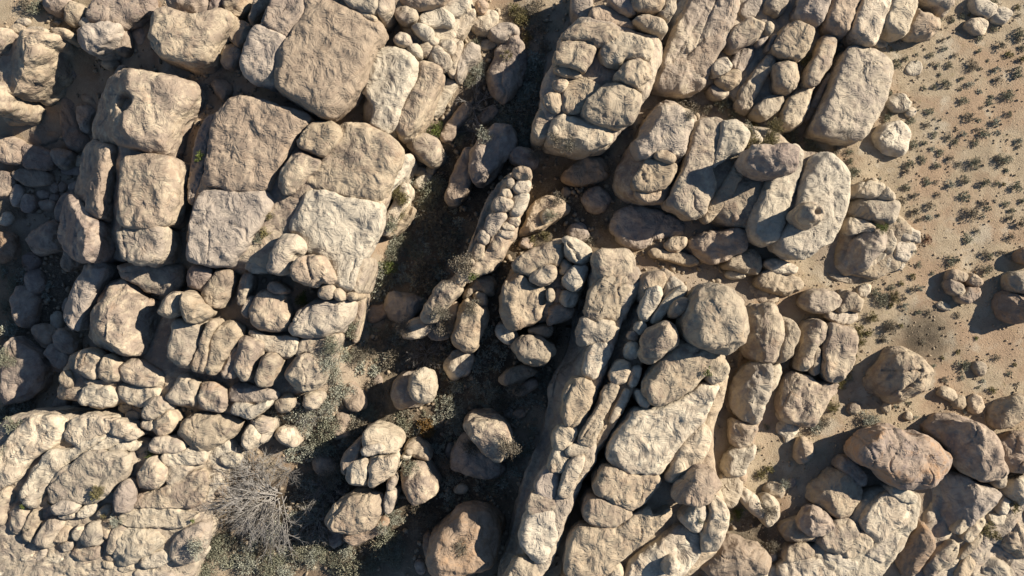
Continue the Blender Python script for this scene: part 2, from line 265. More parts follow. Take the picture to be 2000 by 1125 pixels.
C2 73 40 .55 t s ox=10 ts=.5 sl=1.6;840,230 900,205 960,190 1020,200 1035,280 1020,370 975,510 950,560 930,690 890,740 860,850 770,935 690,955 640,975 560,1020 480,1060 380,1110 420,1030 500,930 560,830 590,740 640,620 690,470 730,390 780,310;W;long knobbly fin of pale rock rising from the valley
C2 96 25 .7 t;905,240 920,195 980,182 1030,205 1040,260 1000,275 940,275;B;topmost rounded knob of the knobbly fin
C2 90 14 .8 t;860,310 870,270 900,262 920,290 890,338;C;
C2 90 20 .7 p;905,345 930,290 1000,275 1035,290 1020,360 960,380;B;
C2 88 14 .8 p;820,380 840,335 880,345 900,390 880,410 840,405;C;
C2 90 20 .7 t;750,460 780,405 830,400 905,430 900,480 830,505 770,500;B;
C2 84 20 .6 p;885,480 920,380 1020,360 1010,430 970,510 930,545 890,530;B;
C2 84 22 .6 t;700,640 720,560 750,525 820,512 860,530 830,590 780,650 740,690;B;
C2 80 14 .7 t;870,590 880,550 950,540 950,580 930,615;C;
C2 80 10 .7 p;820,615 850,585 900,595 915,630 870,640;C;
C2 80 14 .7 p;800,660 820,630 880,640 915,660 890,690 830,690;C;
C2 84 20 .8 t;652,690 670,650 705,640 735,680 725,730 690,742 660,720;C;round knob halfway along the knobbly fin
C2 78 18 .6 t;610,830 640,735 690,745 695,790 670,850 630,870;C;
C2 78 18 .8 t;740,760 760,715 800,705 822,740 800,790 760,795;C;
C2 78 18 .8 t ball;540,870 570,835 610,835 640,880 610,915 560,905;C;round knob near the lower end of the knobbly fin
C2 73 16 .6 t;510,960 540,925 610,920 640,945 600,985 540,1000;C;
C2 68 14 .8 t;485,1040 510,995 560,1010 540,1050;C;
C3 66 35 .55 t s;240,210 290,110 350,20 400,-30 470,-40 540,10 500,60 440,130 380,200 330,265 250,250;F;rough flaking lower end of the knobbly fin
C3 12 30 .6 t;110,330 150,260 220,225 270,265 340,275 300,330 230,370 130,370;B;
C3 8 25 .5 g;350,280 390,210 440,170 500,110 500,180 480,260 450,330 400,320;K;
C3 0 20 .5 g;298,350 340,295 390,320 440,340 420,375 330,380;K;
C2 20 40 .6 t;1000,590 1030,480 1080,420 1160,395 1230,420 1310,470 1300,500 1240,550 1130,610 1020,660 945,680;S;pale open shell-like rock beside the knobbly fin
C2 30 12 .8 p ball;1100,530 1130,480 1165,480 1182,530 1165,580 1125,595;C;white egg-shaped stone sitting in the shell-like rock
C2 a 20 .8 r;1265,250 1320,180 1400,120 1500,105 1580,130 1620,200 1590,270 1480,305 1360,305 1290,285;B;broad reddish boulder in the shaded gap
C2 a 20 .8 g;1410,400 1440,340 1530,320 1600,370 1625,440 1580,500 1500,515 1430,480;B;dark rounded boulder between the reddish boulder and fat striped block
C2 a 10 .9 g;1268,360 1280,330 1310,328 1328,355 1310,385 1280,385;C;
C2 a 20 .8 g;1300,640 1340,590 1420,590 1460,640 1450,700 1400,725 1330,700;B;grey striped boulder half in shade above the cracked cluster
C2 a 10 .7 o;955,740 975,705 1010,695 1055,730 1040,755 1000,770;C;small orange-brown stone beside the fin's sunlit foot
C3 20 30 .7 t;545,90 560,20 600,-40 680,-90 760,-70 780,0 760,60 720,60 700,35 640,40 600,80;L;
C3 25 20 .7 t;610,70 650,35 700,40 715,90 710,150 660,130;B;
C3 45 65 .6 t;465,390 490,280 530,150 570,90 620,95 680,145 725,165 715,240 680,330 640,430 600,460 530,440;K;column-like rock with a half-lit face standing in the valley
C3 -8 25 .8 p;410,600 430,520 470,465 550,460 600,490 620,530 590,590 590,640 500,670 440,660;B;half-lit rounded stone at the foot of the column-like rock
C3 -10 35 .7 t;20,800 40,700 90,640 180,600 240,640 260,760 260,850 110,893 50,870;B;shaded pedestal rock beneath a sunlit cap boulder
C3 45 30 .7 p ball;130,740 160,660 210,600 270,590 320,630 350,740 340,790 290,840 220,840 160,800;B;sunlit cap boulder above the orange dry shrub
C2 77 30 .55 t s;905,900 960,830 1080,770 1180,730 1270,715 1285,750 1250,850 1220,900 1180,880 1100,910 1040,960 980,960 920,940;K;upper left lobe of the cracked cluster
C2 89 28 .55 p k=1300,740,1380,850;1285,810 1300,730 1265,705 1340,705 1420,740 1470,790 1460,850 1420,890 1340,860;K;rounded upper right lobe of the cracked cluster
C2 67 20 .7 p;1245,920 1270,855 1310,865 1345,900 1300,950 1260,960;C;
C2 85 25 .6 p;1265,1000 1310,940 1370,895 1440,900 1430,970 1400,1050 1360,1075 1300,1050;K;wrinkled white lobe at the right of the cracked cluster
C3 72 50 .55 t;840,150 845,20 870,-60 950,-110 1040,-20 1150,-10 1145,70 1130,160 1110,240 1040,270 960,290 900,305 860,260 835,200;K;face-like half-lit block of the cracked cluster
C2 85 22 .8 t;1030,1000 1060,950 1120,900 1180,882 1220,910 1222,970 1180,1020 1100,1040;B;rounded knob on top of the cracked cluster
C3 77 16 .8 t ball;1145,60 1160,12 1195,15 1212,60 1195,110 1165,115;C;small egg-shaped stone on the cracked cluster
C3 65 20 .6 p;1260,80 1275,30 1370,25 1375,80 1350,140 1290,135 1262,110;K;
C3 57 20 .6 g;1165,200 1180,120 1260,125 1330,150 1340,180 1280,250 1200,275 1165,270;K;
C3 53 20 .6 g;1205,110 1200,20 1255,10 1258,90 1262,118;K;
C3 40 16 .6 t;1010,320 1080,290 1195,280 1190,330 1150,380 1100,350;C;
C3 25 20 .6 p;780,340 800,270 840,260 900,310 940,350 930,380 890,415 830,390;B;
C3 72 70 .7 t;895,430 940,370 990,340 1080,355 1160,390 1215,420 1215,480 1180,500 1140,550 1060,568 980,540 920,490;B;half-lit boulder just below the cracked cluster
C3 -8 22 .7 t;805,680 850,620 930,585 1000,575 1060,590 1090,620 1020,660 920,710 840,715;B;split oval stone low in the valley shade
C3 -15 18 .7 g;900,760 960,710 1040,675 1085,680 1090,720 1020,770 940,797;B;
C3 a 10 .8 g;840,930 860,895 900,900 905,940 870,955;C;
C3 a 10 .8 g;905,940 940,900 1000,905 1000,945 940,965;C;
C4 -15 30 .6 g;460,290 480,200 530,110 590,80 650,150 720,230 800,250 850,300 800,370 680,385 560,370 480,340;S;dark slab carrying the ridge-backed sunlit boulder
C4 70 70 .7 t;560,-30 640,-65 760,-60 850,-10 900,60 890,160 840,240 770,250 700,210 640,130 580,70 540,10;B;ridge-backed sunlit boulder leaning on a dark slab
C4 10 25 .7 t;110,190 150,140 210,130 270,175 305,240 290,270 240,245 170,230;B;
C4 30 60 .75 t;105,430 115,330 140,260 210,245 280,270 330,340 372,430 350,500 280,550 200,577 150,540 105,480;B;pear-shaped boulder with shaded lower half beside the post
C4 25 10 .8 p ball;90,250 110,225 160,235 155,265 110,275;C;
C4 28 10 .8 t ball;118,215 130,188 168,205 165,235 135,232;C;
C4 -25 22 .6 r;270,850 300,790 310,920 340,1000 460,1045 600,1050 560,1105 420,1100 320,1060 285,980;L;
C4 66 100 .6 r oy=3;310,900 310,800 370,740 460,670 540,600 640,575 740,600 790,650 830,720 820,820 780,930 720,980 600,1020 480,1050 390,1040 320,980;B;great angular rusty boulder with a sunlit central facet
C4 a 8 .8 g;415,230 440,140 475,160 450,260;C;
C4 a 10 .8 g;370,310 390,270 435,280 440,325 400,342;C;
C4 a 8 .8 p;475,490 530,450 580,480 560,512 500,515;C;white stone in the shade above the rusty boulder
C4 a 12 .8 g;190,1050 210,1000 250,1020 265,1080 230,1112;C;
S 101 118 .5 t ox=10 ts=.56 sl=2.6;1155,515 1235,518 1240,547 1231,576 1212,613 1189,677 1172,725 1160,757 1140,800 1150,815 1159,868 1137,905 1116,953 1083,1028 1061,1089 1045,1160 965,1160 985,1080 1005,1000 1030,910 1060,830 1078,745 1108,680 1122,620 1140,570;W;long rust-walled fin above the dark valley
D2 100 40 .5 t;440,850 470,820 500,800 580,795 700,800 740,860 750,1000 720,1080 690,1130 560,1150 440,1120 430,1000 450,930;B;blunt head block of the long rust-walled fin
D3 104 25 .5 t s;200,20 290,-60 480,-70 500,0 470,90 420,180 370,250 300,225 210,285 150,200 180,100;K;rough crest block below the fin's blunt head
D3 106 22 .6 t;100,350 140,210 210,290 300,235 375,265 375,310 330,400 240,420 140,425 95,410;K;
D3 112 22 .6 p;140,640 160,500 210,422 300,412 335,440 320,520 270,610 210,655;K;pale scaly crest block halfway down the rust-walled fin
S 116 26 .5 t s;1096,802 1103,762 1125,735 1160,750 1152,790 1138,815 1108,834;K;wrinkled crest block below the pale scaly block
S 112 20 .55 p;1080,848 1094,830 1122,832 1124,850 1112,872 1084,876;K;
S 110 18 .55 p;1072,908 1080,880 1094,874 1114,877 1110,900 1097,917 1074,920;K;
S 106 24 .5 g;1044,948 1058,917 1078,908 1090,917 1088,945 1078,967 1053,962;K;shaded block on the rust-walled fin's lower crest
C4 116 12 .8 t ball;1165,330 1185,300 1225,315 1215,350 1180,358;C;round pebble perched on the rust-walled fin
C4 116 26 .45 p;1240,500 1270,400 1310,280 1360,235 1420,230 1400,310 1350,420 1300,525 1260,520;S;sunlit oblong slab on the crest beside the dark slot
S 108 16 .5 t;1028,988 1042,958 1060,965 1080,970 1084,988 1060,993 1038,1002;K;
S 112 30 .5 p;1014,1052 1028,1004 1040,992 1062,992 1082,990 1086,1012 1092,1032 1070,1075 1055,1088 1032,1078;K;jagged sunlit crest block between shaded walls
S 110 30 .5 t;980,1160 992,1112 1008,1090 1034,1084 1055,1095 1048,1160;K;crest block of the rust-walled fin cut by the frame
S 100 60 .5 t s ox=10 ts=.45 sl=1.6;1243,558 1255,532 1300,525 1335,560 1330,590 1300,620 1270,650 1250,690 1245,730 1225,770 1205,815 1180,860 1160,880 1120,900 1115,870 1150,790 1175,730 1195,670 1215,610 1235,575;W;second thinner fin beside the rust-walled fin
D2 108 30 .7 t;760,1050 800,970 870,940 950,950 965,1010 940,1100 900,1180 850,1200 770,1150;B;rounded head of the second thinner fin
D2 108 30 .7 p;945,1110 970,1020 1010,985 1070,1000 1098,1050 1060,1130 1000,1200 950,1180;B;
D3 123 16 .6 p;580,240 560,180 590,100 620,20 700,0 710,60 660,150 630,190 600,250;S;
D3 125 16 .5 p;640,250 700,160 760,80 860,0 880,10 850,90 780,140 720,200 670,260;S;smooth cream slab between fin and great round boulder
D3 121 12 .8 p;520,300 560,250 600,280 590,330 545,350;C;
D3 117 10 .7 g;470,370 500,330 540,340 530,390;C;
D3 117 12 .7 p;450,470 480,410 540,405 540,500 500,530 455,515;C;
D3 119 14 .6 p;335,640 385,555 450,538 492,575 468,640 438,702 355,705;C;
D3 115 12 .6 p s;470,700 500,600 560,580 545,650 510,730;S;
D3 119 16 .5 t s;250,880 280,780 330,710 410,720 380,800 320,900 260,980 200,1060 150,1110 110,1100 170,1000;F;long ribbed crest of the second fin
D3 111 10 .6 p s;335,985 390,850 440,740 475,750 460,820 400,920 350,1000;F;thin pale sliver along the second fin
D4 117 14 .6 p;110,150 150,60 200,0 270,-40 280,10 230,100 200,165;K;
D4 115 12 .6 p;15,200 60,155 170,168 180,200 110,230 40,250;C;
D3 125 45 .5 p;470,920 500,885 620,875 720,855 850,790 960,700 1020,680 1060,715 1120,720 1060,790 1020,880 1010,960 950,1010 880,1080 820,1140 790,1180 750,1250 690,1320 640,1345 540,1335 430,1320 350,1285 305,1230 330,1120 400,1000 450,950;S;big pale slab in the middle of the sunlit ridge
D3 140 35 .5 t;700,540 760,480 830,395 920,410 1020,470 1130,495 1160,510 1090,560 1020,630 920,720 820,800 730,850 660,865 610,800 580,740 600,660;S;tan slab wedged directly under the great round boulder
D3 125 22 .7 p;1030,660 1060,590 1120,530 1165,520 1195,580 1185,640 1130,690 1070,712;B;smooth pale lobe below the great round boulder
D3 117 12 .7 p;525,760 570,760 630,850 610,880 560,860;C;
D3 180 55 .55 t ball;855,310 870,230 920,120 960,40 1020,-10 1100,-25 1180,0 1240,50 1290,120 1310,230 1325,290 1310,380 1260,430 1180,490 1100,475 1000,440 920,400 875,360;B;great round boulder perched on the sunlit ridge
D3 165 40 .75 t ball ox=6 ts=0.5;545,480 555,380 600,310 670,265 740,240 790,265 820,340 815,410 760,470 690,530 630,558 570,550;B;half-shaded oval boulder beside the great round boulder
D3 145 20 .8 t ball;765,190 800,110 870,70 910,85 915,130 870,180 820,235 775,225;B;small oblong stone beside the great round boulder
D4 117 35 .6 p;725,380 760,290 790,210 840,120 920,40 1000,0 1040,20 1058,110 1040,200 970,290 900,340 830,400 770,425;B;smooth cream leaf-shaped boulder on the sunlit ridge
D4 123 35 .5 t;215,460 250,370 300,300 390,330 520,345 660,358 695,430 640,490 560,570 510,608 430,588 330,543;K;upper of two crusted blocks below the big pale slab
D4 121 30 .5 t;140,670 170,540 230,525 330,557 430,602 490,635 420,690 340,730 200,718;K;lower of two crusted blocks below the big pale slab
D4 120 40 .45 t oy=-3;0,1040 20,880 90,733 200,730 330,740 430,690 500,638 600,580 620,650 690,650 770,610 740,660 650,750 560,840 430,940 370,1000 290,1080 210,1130 100,1120;S;large rough slab at the ridge's lower end
D4 95 10 .6 p s;390,1015 480,940 600,850 700,750 700,720 570,815 470,895;F;
D4 105 35 .5 p;420,1090 500,980 620,890 740,790 830,720 900,760 975,790 978,880 950,960 880,1040 800,1100 700,1140 600,1220 420,1220;S;smooth pale slab carrying a small ball-shaped boulder
D4 123 28 .7 p;850,690 890,640 960,570 1020,570 1040,640 1000,700 985,785 930,770 870,735;B;left white lobe below the brown angular boulder
D4 123 35 .65 p;1090,525 1150,570 1192,640 1190,720 1150,820 1100,900 1010,942 985,930 990,800 1010,710 1045,630 1050,570;B;right white lobe below the brown angular boulder
D4 160 45 .65 g ball;780,520 810,460 870,390 930,335 1000,308 1070,330 1120,390 1140,440 1090,510 1050,560 980,580 900,590 830,570;B;brown angular boulder perched on white lobes
D4 131 28 .9 p ball;710,1030 735,975 785,955 825,985 835,1040 800,1090 750,1098 720,1075;B;small ball-shaped boulder lying on a smooth pale slab
D4 107 20 .8 p;310,1110 350,1040 400,1028 430,1065 420,1120 370,1160;B;round-headed stone at the lower edge beside the ball's slab
D4 60 50 .65 g oy=-5;975,1020 1010,960 1090,900 1150,820 1200,797 1280,830 1400,890 1470,930 1488,990 1450,1020 1400,1060 1300,1080 1200,1100 1090,1105 1020,1070;B;roof-shaped boulder with sunlit slope at the lower edge
D4 40 25 .7 p;1250,510 1290,478 1360,500 1420,560 1448,640 1440,690 1380,650 1320,600;B;left of two pale teardrop stones leaning together
E4 42 25 .7 p;300,545 350,512 410,550 438,620 440,680 350,755 315,690 325,640;B;right of two pale teardrop stones leaning together
S 44 35 .45 r s ox=10 ts=.6 sl=2.0;1450,600 1440,680 1420,760 1405,820 1392,870 1388,920 1400,950 1440,960 1455,900 1470,850 1480,790 1500,720 1510,640 1500,590;W;brown-walled base fin under the rounded tan pillars
E3 85 50 .55 t ox=10 ts=0.42;240,130 300,130 380,110 400,150 420,210 445,270 430,340 410,440 390,530 350,548 280,540 220,500 180,400 200,300 190,200;K;large rounded pillar block right of the great round boulder
E3 72 40 .6 t;410,220 470,220 540,260 555,330 530,430 490,510 430,545 398,540 420,430 450,300;B;smooth outer half split from the large rounded pillar block
E3 78 40 .6 t ox=10 ts=0.3;215,560 290,553 365,560 360,650 340,760 320,860 280,970 230,985 150,940 105,860 115,760 160,660;K;long rounded pillar segment in the middle of the brown-walled fin
E3 55 25 .7 p;370,560 435,550 450,620 420,700 350,780 345,700;B;
E4 62 30 .65 t;80,60 100,-40 140,-15 230,0 270,-5 265,80 240,145 150,172 95,140;B;squat pillar segment below the long rounded pillar segment
E4 55 25 .55 p;40,310 70,220 120,185 210,170 255,150 240,240 190,310 170,380 60,382;S;smooth white sloping segment low on the brown-walled fin
E4 46 25 .5 p;0,400 30,440 20,385 60,388 170,385 150,480 110,570 70,605 20,570 -20,480;S;white chipped rock end touching the teardrop stones
E3 62 35 .6 t ox=10 ts=0.45;555,590 590,470 620,350 650,270 710,240 770,270 783,320 740,380 700,430 660,500 640,560 600,605;F;round-topped rib with brown side on the double-ribbed block
E3 58 35 .5 t;750,610 740,480 740,400 790,300 800,270 900,290 970,320 995,400 980,480 940,560 900,620 850,690 780,680;K;flat sunlit half of the double-ribbed block
E3 66 14 .8 t;600,570 620,520 660,520 672,570 650,603;C;
E3 48 14 .6 t;680,610 700,500 720,430 735,480 735,620 700,645;F;
E3 45 35 .5 t s;440,880 460,720 500,600 560,640 650,660 700,695 850,700 840,760 780,800 750,880 700,950 660,1010 560,1000 460,960;S;grooved sloping slab under the double-ribbed block
E4 15 15 .6 p;430,50 450,-10 560,10 580,20 540,100 500,145 480,90;S;
E3 42 30 .65 t;600,110 640,50 720,30 800,22 870,45 885,90 860,140 790,200 700,195 620,150;B;dark-cheeked left half of the cracked loaf-shaped rock
E3 38 25 .65 t;890,60 930,30 1000,60 1050,95 1065,140 1030,190 940,180 860,185 840,170 890,110;B;pale right half of the cracked loaf-shaped rock
E3 28 16 .7 t s;770,205 850,188 950,193 1020,198 1000,250 930,270 840,250;S;
E3 62 60 .8 t oy=-2 s k=1150,600,1290,590 k=1250,740,1400,630 k=1290,590,1380,590 ox=10 ts=0.45;1040,710 1080,620 1140,560 1180,500 1250,460 1330,455 1410,490 1460,560 1495,630 1480,700 1410,770 1330,800 1250,835 1150,810 1070,770;B;lone dome-shaped boulder with radiating cracks on the sand
E3 a 14 .7 t;950,900 980,850 1030,855 1035,900 990,935;C;
E4 32 30 .85 t ball;542,200 560,130 600,92 650,100 683,150 675,220 640,280 590,290 550,260;B;lone upright oval boulder on sand casting a crisp shadow
E4 a 20 .9 t;330,490 370,445 420,432 470,450 485,500 450,540 380,530;B;round tan boulder above the teardrop stones
E4 a 8 .9 g;525,450 540,415 565,415 570,450 545,475;C;
S 98 65 .6 o oy=-6 ball;1650,880 1657,862 1672,850 1692,836 1715,829 1740,830 1765,840 1790,843 1815,858 1832,872 1841,890 1835,905 1820,925 1798,942 1780,952 1755,945 1720,930 1690,912 1662,900;B;huge orange-stained boulder with a shaded underside
S 88 75 .7 g ox=8 ts=0.5;1800,831 1824,813 1848,812 1876,813 1900,823 1914,841 1924,865 1930,885 1934,912 1922,932 1896,926 1870,918 1860,904 1844,891 1828,865 1808,847;B;large purplish-grey boulder leaning behind the orange-stained one
S 50 40 .75 r;1936,885 1945,862 1965,848 1990,845 2020,850 2030,900 2010,918 1980,920 1955,912 1940,900;B;brown boulder cut by the frame beside the purplish-grey boulder
S 35 30 .7 t;1925,825 1935,795 1955,778 1985,771 2010,775 2015,800 1995,815 1960,830 1940,835;B;tan boulder cut by the frame above the brown one
S 16 14 .85 t ball;1826,768 1832,757 1845,754 1858,760 1868,772 1865,781 1855,784 1840,778;B;larger of two small round stones touching on the sand
S a 10 .85 t;1855,785 1868,774 1878,775 1882,788 1875,797 1862,795;C;smaller of two small round stones touching on the sand
S a 14 .8 t;1884,790 1890,778 1902,770 1912,776 1919,790 1915,800 1900,804 1888,800;B;half-shaded stone just right of the two touching stones
S a 12 .8 t;1898,715 1900,708 1910,706 1920,712 1920,725 1912,735 1905,728;C;
S a 10 .7 t;1764,815 1769,806 1776,805 1778,820;C;
S a 8 .7 t;1722,795 1730,785 1737,790 1735,803 1725,805;C;
S 20 16 .7 t;1846,545 1850,531 1862,527 1880,533 1884,541 1875,549 1858,547;B;grooved top stone of a four-stone cluster on the sand
S 20 16 .7 t;1884,545 1893,535 1908,545 1913,553 1905,559 1890,556;B;
S 22 18 .8 t;1842,557 1848,546 1862,548 1876,560 1878,570 1868,577 1852,572;B;smooth egg of the four-stone cluster on the sand
S 22 20 .7 t;1862,580 1878,572 1885,562 1905,560 1910,568 1900,582 1885,590 1870,588;B;lowest stone of the four-stone cluster on the sand
S a 6 .6 p;1828,595 1840,589 1852,600 1850,605 1838,602;C;small flat wedge of stone in shade below the four-stone cluster
S 42 35 .55 t;1956,550 1962,535 1975,529 2010,528 2025,570 2005,580 1985,572 1965,568;B;yellowish block cut by the frame right of the four-stone cluster
S 48 45 .7 r ox=10 ts=0.45;1938,600 1945,578 1962,570 1985,578 2005,590 2010,615 1990,628 1965,632 1948,620;B;rust-cheeked boulder below the yellowish block
S 30 25 .8 r;1980,500 1990,488 2015,480 2025,515 1990,515;B;
E2 50 25 .6 p s;975,290 1010,240 1080,215 1150,225 1220,270 1270,320 1260,340 1180,330 1100,320 1020,320;S;layered cap of the pyramid-like rock facing the sand
E2 46 40 .6 t ox=8 ts=0.3;935,430 970,360 1010,318 1100,333 1200,338 1270,360 1290,400 1260,460 1200,525 1130,510 1040,490 960,470;B;broad body of the pyramid-like rock facing the sand
E2 44 6 .8 t;1120,200 1150,182 1180,205 1165,225;C;
E2 36 20 .5 p;930,520 960,480 1050,500 1120,530 1115,575 1040,565 980,590 940,590;S;
E2 40 60 .7 t ox=10 ts=0.45;890,660 960,600 1010,570 1080,568 1150,600 1150,660 1120,740 1050,830 960,890 880,900 800,840 780,760 830,700;B;big brown-sided dome below the pyramid-like rock
E2 28 20 .65 p;1180,650 1190,560 1265,560 1265,600 1282,660 1265,720 1220,740 1190,700;B;
E2 18 18 .7 p;1165,860 1190,790 1225,745 1250,760 1240,820 1200,885 1170,895;B;
E2 20 16 .7 p;1065,790 1110,730 1170,690 1220,710 1200,760 1140,830 1080,830;B;
E2 24 20 .65 p;1290,590 1310,530 1360,512 1420,560 1460,590 1460,650 1430,660 1400,640 1310,625;B;two-lobed end rock where the outcrop meets the sand
E2 20 18 .5 p;1285,700 1300,635 1400,648 1420,680 1390,740 1350,785 1285,765;K;squared block below the two-lobed end rock
E2 14 14 .6 p;1268,840 1285,772 1355,792 1340,845 1290,850;C;
E2 5 14 .6 t;780,880 880,910 980,890 1060,850 1050,900 980,950 880,930;S;
E2 a 10 .6 p;1030,1000 1060,965 1115,960 1110,1010 1070,1050 1030,1040;C;
D2 22 25 .5 g s;560,640 600,520 700,470 850,480 1000,540 1130,600 1110,680 1000,690 860,700 850,760 740,780 640,740;L;broad shaded ledge below the fat striped block
D2 40 18 .6 t;960,740 1040,690 1120,690 1110,740 1060,800 980,780;B;
D2 32 16 .6 t s;850,780 980,795 1060,812 1190,840 1200,880 1130,895 1000,850 880,830;S;
E2 46 35 .6 t;20,800 100,750 170,725 230,700 300,760 295,840 250,885 180,870 100,850 40,840;B;pitted brown rock below the long pale slab
E2 62 40 .6 g ox=4;-240,665 -150,600 30,570 150,562 200,600 210,650 170,720 100,745 20,790 -60,810 -130,760;B;dark gable-shaped boulder between the two sunlit ridges
E2 30 10 .8 p;62,890 90,858 150,870 205,890 180,912 100,910;C;pale pebble under the pitted brown rock
E2 38 16 .6 p;330,800 400,780 480,800 570,830 560,870 480,872 400,862;S;
E2 34 30 .6 t s;250,940 320,855 420,845 500,882 560,884 620,960 560,1020 450,1035 350,1010 280,980;B;shaded lumpy rock above the large rounded pillar block
E2 12 16 .5 t s;0,930 100,940 240,960 330,1020 440,1045 400,1100 200,1080 80,1040;L;
E2 85 45 .5 p oy=-4;600,130 650,60 700,22 760,25 830,80 900,150 905,220 910,300 900,400 870,500 840,600 800,640 700,690 610,770 500,760 370,690 440,590 500,520 540,420 550,300 570,220;S;wide smooth slab bearing the conical stone with a hole
E2 82 40 .5 p;205,590 220,490 260,400 320,270 400,150 480,50 506,-45 550,-40 580,10 580,60 560,160 530,270 490,400 440,520 400,620 340,668 250,650;S;long pale slab under the overhanging brown boulder
D2 70 25 .5 t;1230,530 1300,420 1370,320 1440,200 1500,110 1560,130 1520,230 1440,370 1390,450 1330,530 1260,600;F;sunlit strip of slab beside a dark slot
S 60 25 .6 g;1416,425 1440,390 1470,360 1485,352 1490,372 1465,410 1440,435 1425,436;F;scooped dark tongue of rock in the slot
D2 85 45 .5 t;950,450 1000,370 1060,250 1100,110 1130,0 1165,-120 1220,-145 1330,-145 1375,-100 1345,0 1305,100 1262,190 1300,290 1290,380 1235,480 1225,525 1140,560 1040,510;S;tall brown-streaked slab next to the fat striped block
S 88 35 .5 p;1400,243 1425,240 1445,253 1454,268 1447,290 1437,300 1415,310 1395,325 1386,332 1395,300 1402,270;S;cream slab with a straight crack beside the brown-streaked slab
S 76 25 .7 p;1449,290 1457,262 1466,258 1480,270 1481,285 1475,293;B;pale knob just above the overhanging brown boulder
S 150 62 .65 g ball oy=-8;1432,320 1442,300 1448,294 1470,292 1492,291 1520,290 1540,296 1545,308 1542,330 1538,342 1520,348 1500,354 1480,352 1460,344 1440,334;B;overhanging brown boulder balanced across two slabs
E2 148 66 .95 t ball hole=640,450,6,14;512,480 540,410 600,380 640,358 700,400 722,460 700,520 650,552 590,552 540,525;B;conical stone pierced by a round hole on the wide slab
D2 72 60 .6 t ox=8 ts=0.35;600,290 620,190 680,80 740,0 800,-130 870,-220 940,-285 1010,-280 1100,-240 1175,-170 1165,-90 1130,30 1090,150 1040,230 990,330 950,420 880,445 800,440 700,400 640,350;B;fat striped block standing over the dark gap
D2 94 30 .55 t;720,10 760,-30 810,-130 870,-210 940,-270 1010,-265 1090,-230 1160,-165 1150,-90 1115,30 1095,100 1050,130 1020,120 900,95 830,105 750,110;K;flat yellowish cap of the fat striped block
D2 88 25 .5 t;750,340 720,280 780,200 820,110 880,125 1020,170 1030,200 990,270 930,340 860,360;K;square plate on the fat striped block's lower half
D2 76 14 .7 t;750,350 860,370 940,355 948,372 900,422 820,432 760,392;C;lip-like sliver under the square plate
D2 96 12 .8 t;890,90 920,52 1000,70 1045,110 1020,145 920,115;C;
D1 90 60 .5 t;60,690 100,560 160,450 210,325 260,250 330,215 440,200 560,205 700,260 860,310 935,350 920,440 870,540 830,660 800,760 720,900 600,1000 560,1060 440,1100 300,1090 100,1040 10,1010 20,900 60,810;W;base of the broken-crust outcrop near the upper edge
D1 116 25 .5 t;210,332 330,326 440,336 450,380 430,450 400,500 370,540 300,500 170,490 165,440 200,360;K;crusty brown slab with flaking surface on the broken-crust outcrop
D1 118 25 .6 t;215,300 260,250 330,215 440,200 560,205 620,240 600,300 520,345 470,355 440,312 300,312;K;topmost arched slab of the broken-crust outcrop
D1 120 25 .55 p;490,400 530,350 620,260 700,270 820,295 870,320 860,400 840,450 760,435 690,445 640,475 560,480 510,450;S;smooth cream slab on top of the broken-crust outcrop
D1 130 30 .7 t ball;575,590 610,540 650,480 720,445 800,435 850,480 870,540 850,600 820,640 790,685 730,655 640,630;B;cracked round boulder at the right of the broken-crust outcrop
D1 122 35 .6 t;350,840 400,760 480,700 540,635 600,632 700,655 790,695 800,740 780,830 720,890 640,930 570,945 480,920 400,890;B;large speckled boulder in the middle of the broken-crust outcrop
D1 104 14 .8 t;155,510 200,488 270,500 340,535 350,565 310,580 230,565 170,540;C;lens-shaped stone at the left rim of the broken-crust outcrop
D1 100 14 .6 t;155,600 180,565 250,590 255,640 220,680 160,660;C;
D1 100 20 .5 t;218,800 222,700 262,620 300,600 400,600 480,640 500,660 420,740 340,830 280,850;K;lichen-green slab half in shade on the broken-crust outcrop
D1 98 18 .6 t;80,760 110,710 180,688 212,704 202,800 188,835 130,815;K;
D1 98 30 .6 p;100,1040 130,960 180,880 230,862 350,890 480,940 570,955 590,1000 560,1060 440,1100 300,1090 180,1060;K;log-like pale block along the lower edge of the broken-crust outcrop
D1 83 30 .5 t;0,1000 20,900 60,815 160,840 130,930 90,1020 40,1040;K;
D1 88 22 .6 g;400,180 430,80 540,60 650,120 720,160 760,210 720,250 600,210 480,200;L;
D1 100 22 .6 g;545,30 570,-40 700,-40 712,60 760,100 720,130 620,90;B;
D1 103 25 .7 t;950,60 945,-20 1000,-30 1040,40 1020,110 985,155 900,130 940,105;B;
D1 113 25 .7 t ball;710,40 740,-40 950,-40 965,60 930,105 830,108 750,95;B;upper of two cushion-shaped boulders above the broken-crust outcrop
D1 108 22 .8 t ball;720,155 780,128 860,130 960,175 985,210 970,255 920,268 850,250 770,200;B;lower of two cushion-shaped boulders above the broken-crust outcrop
D1 55 30 .5 g;290,100 300,-60 420,-60 415,100 390,190 330,150;K;dark pillar cut by the frame left of the cushion-shaped boulders
D1 55 40 .5 t s;850,650 900,560 960,420 1000,300 1050,180 1100,100 1160,-60 1470,-60 1490,40 1440,180 1400,290 1330,420 1280,540 1240,600 1220,660 1130,700 1000,710;S;long sloping slab with whitish lichen reaching the upper edge
D1 58 18 .5 g;1115,460 1160,400 1220,320 1300,290 1390,290 1330,420 1280,540 1230,580 1160,560;S;shaded curved plate on the lichen slab
D1 55 14 .9 t ball;1088,370 1105,320 1150,312 1180,345 1165,395 1120,412;C;dark ball-shaped stone on the lichen slab
E1 60 35 .6 t;30,340 60,280 130,220 190,165 250,180 325,210 335,250 280,300 230,340 150,385 80,400;B;boulder right of the lichen slab beside a tiny ball stone
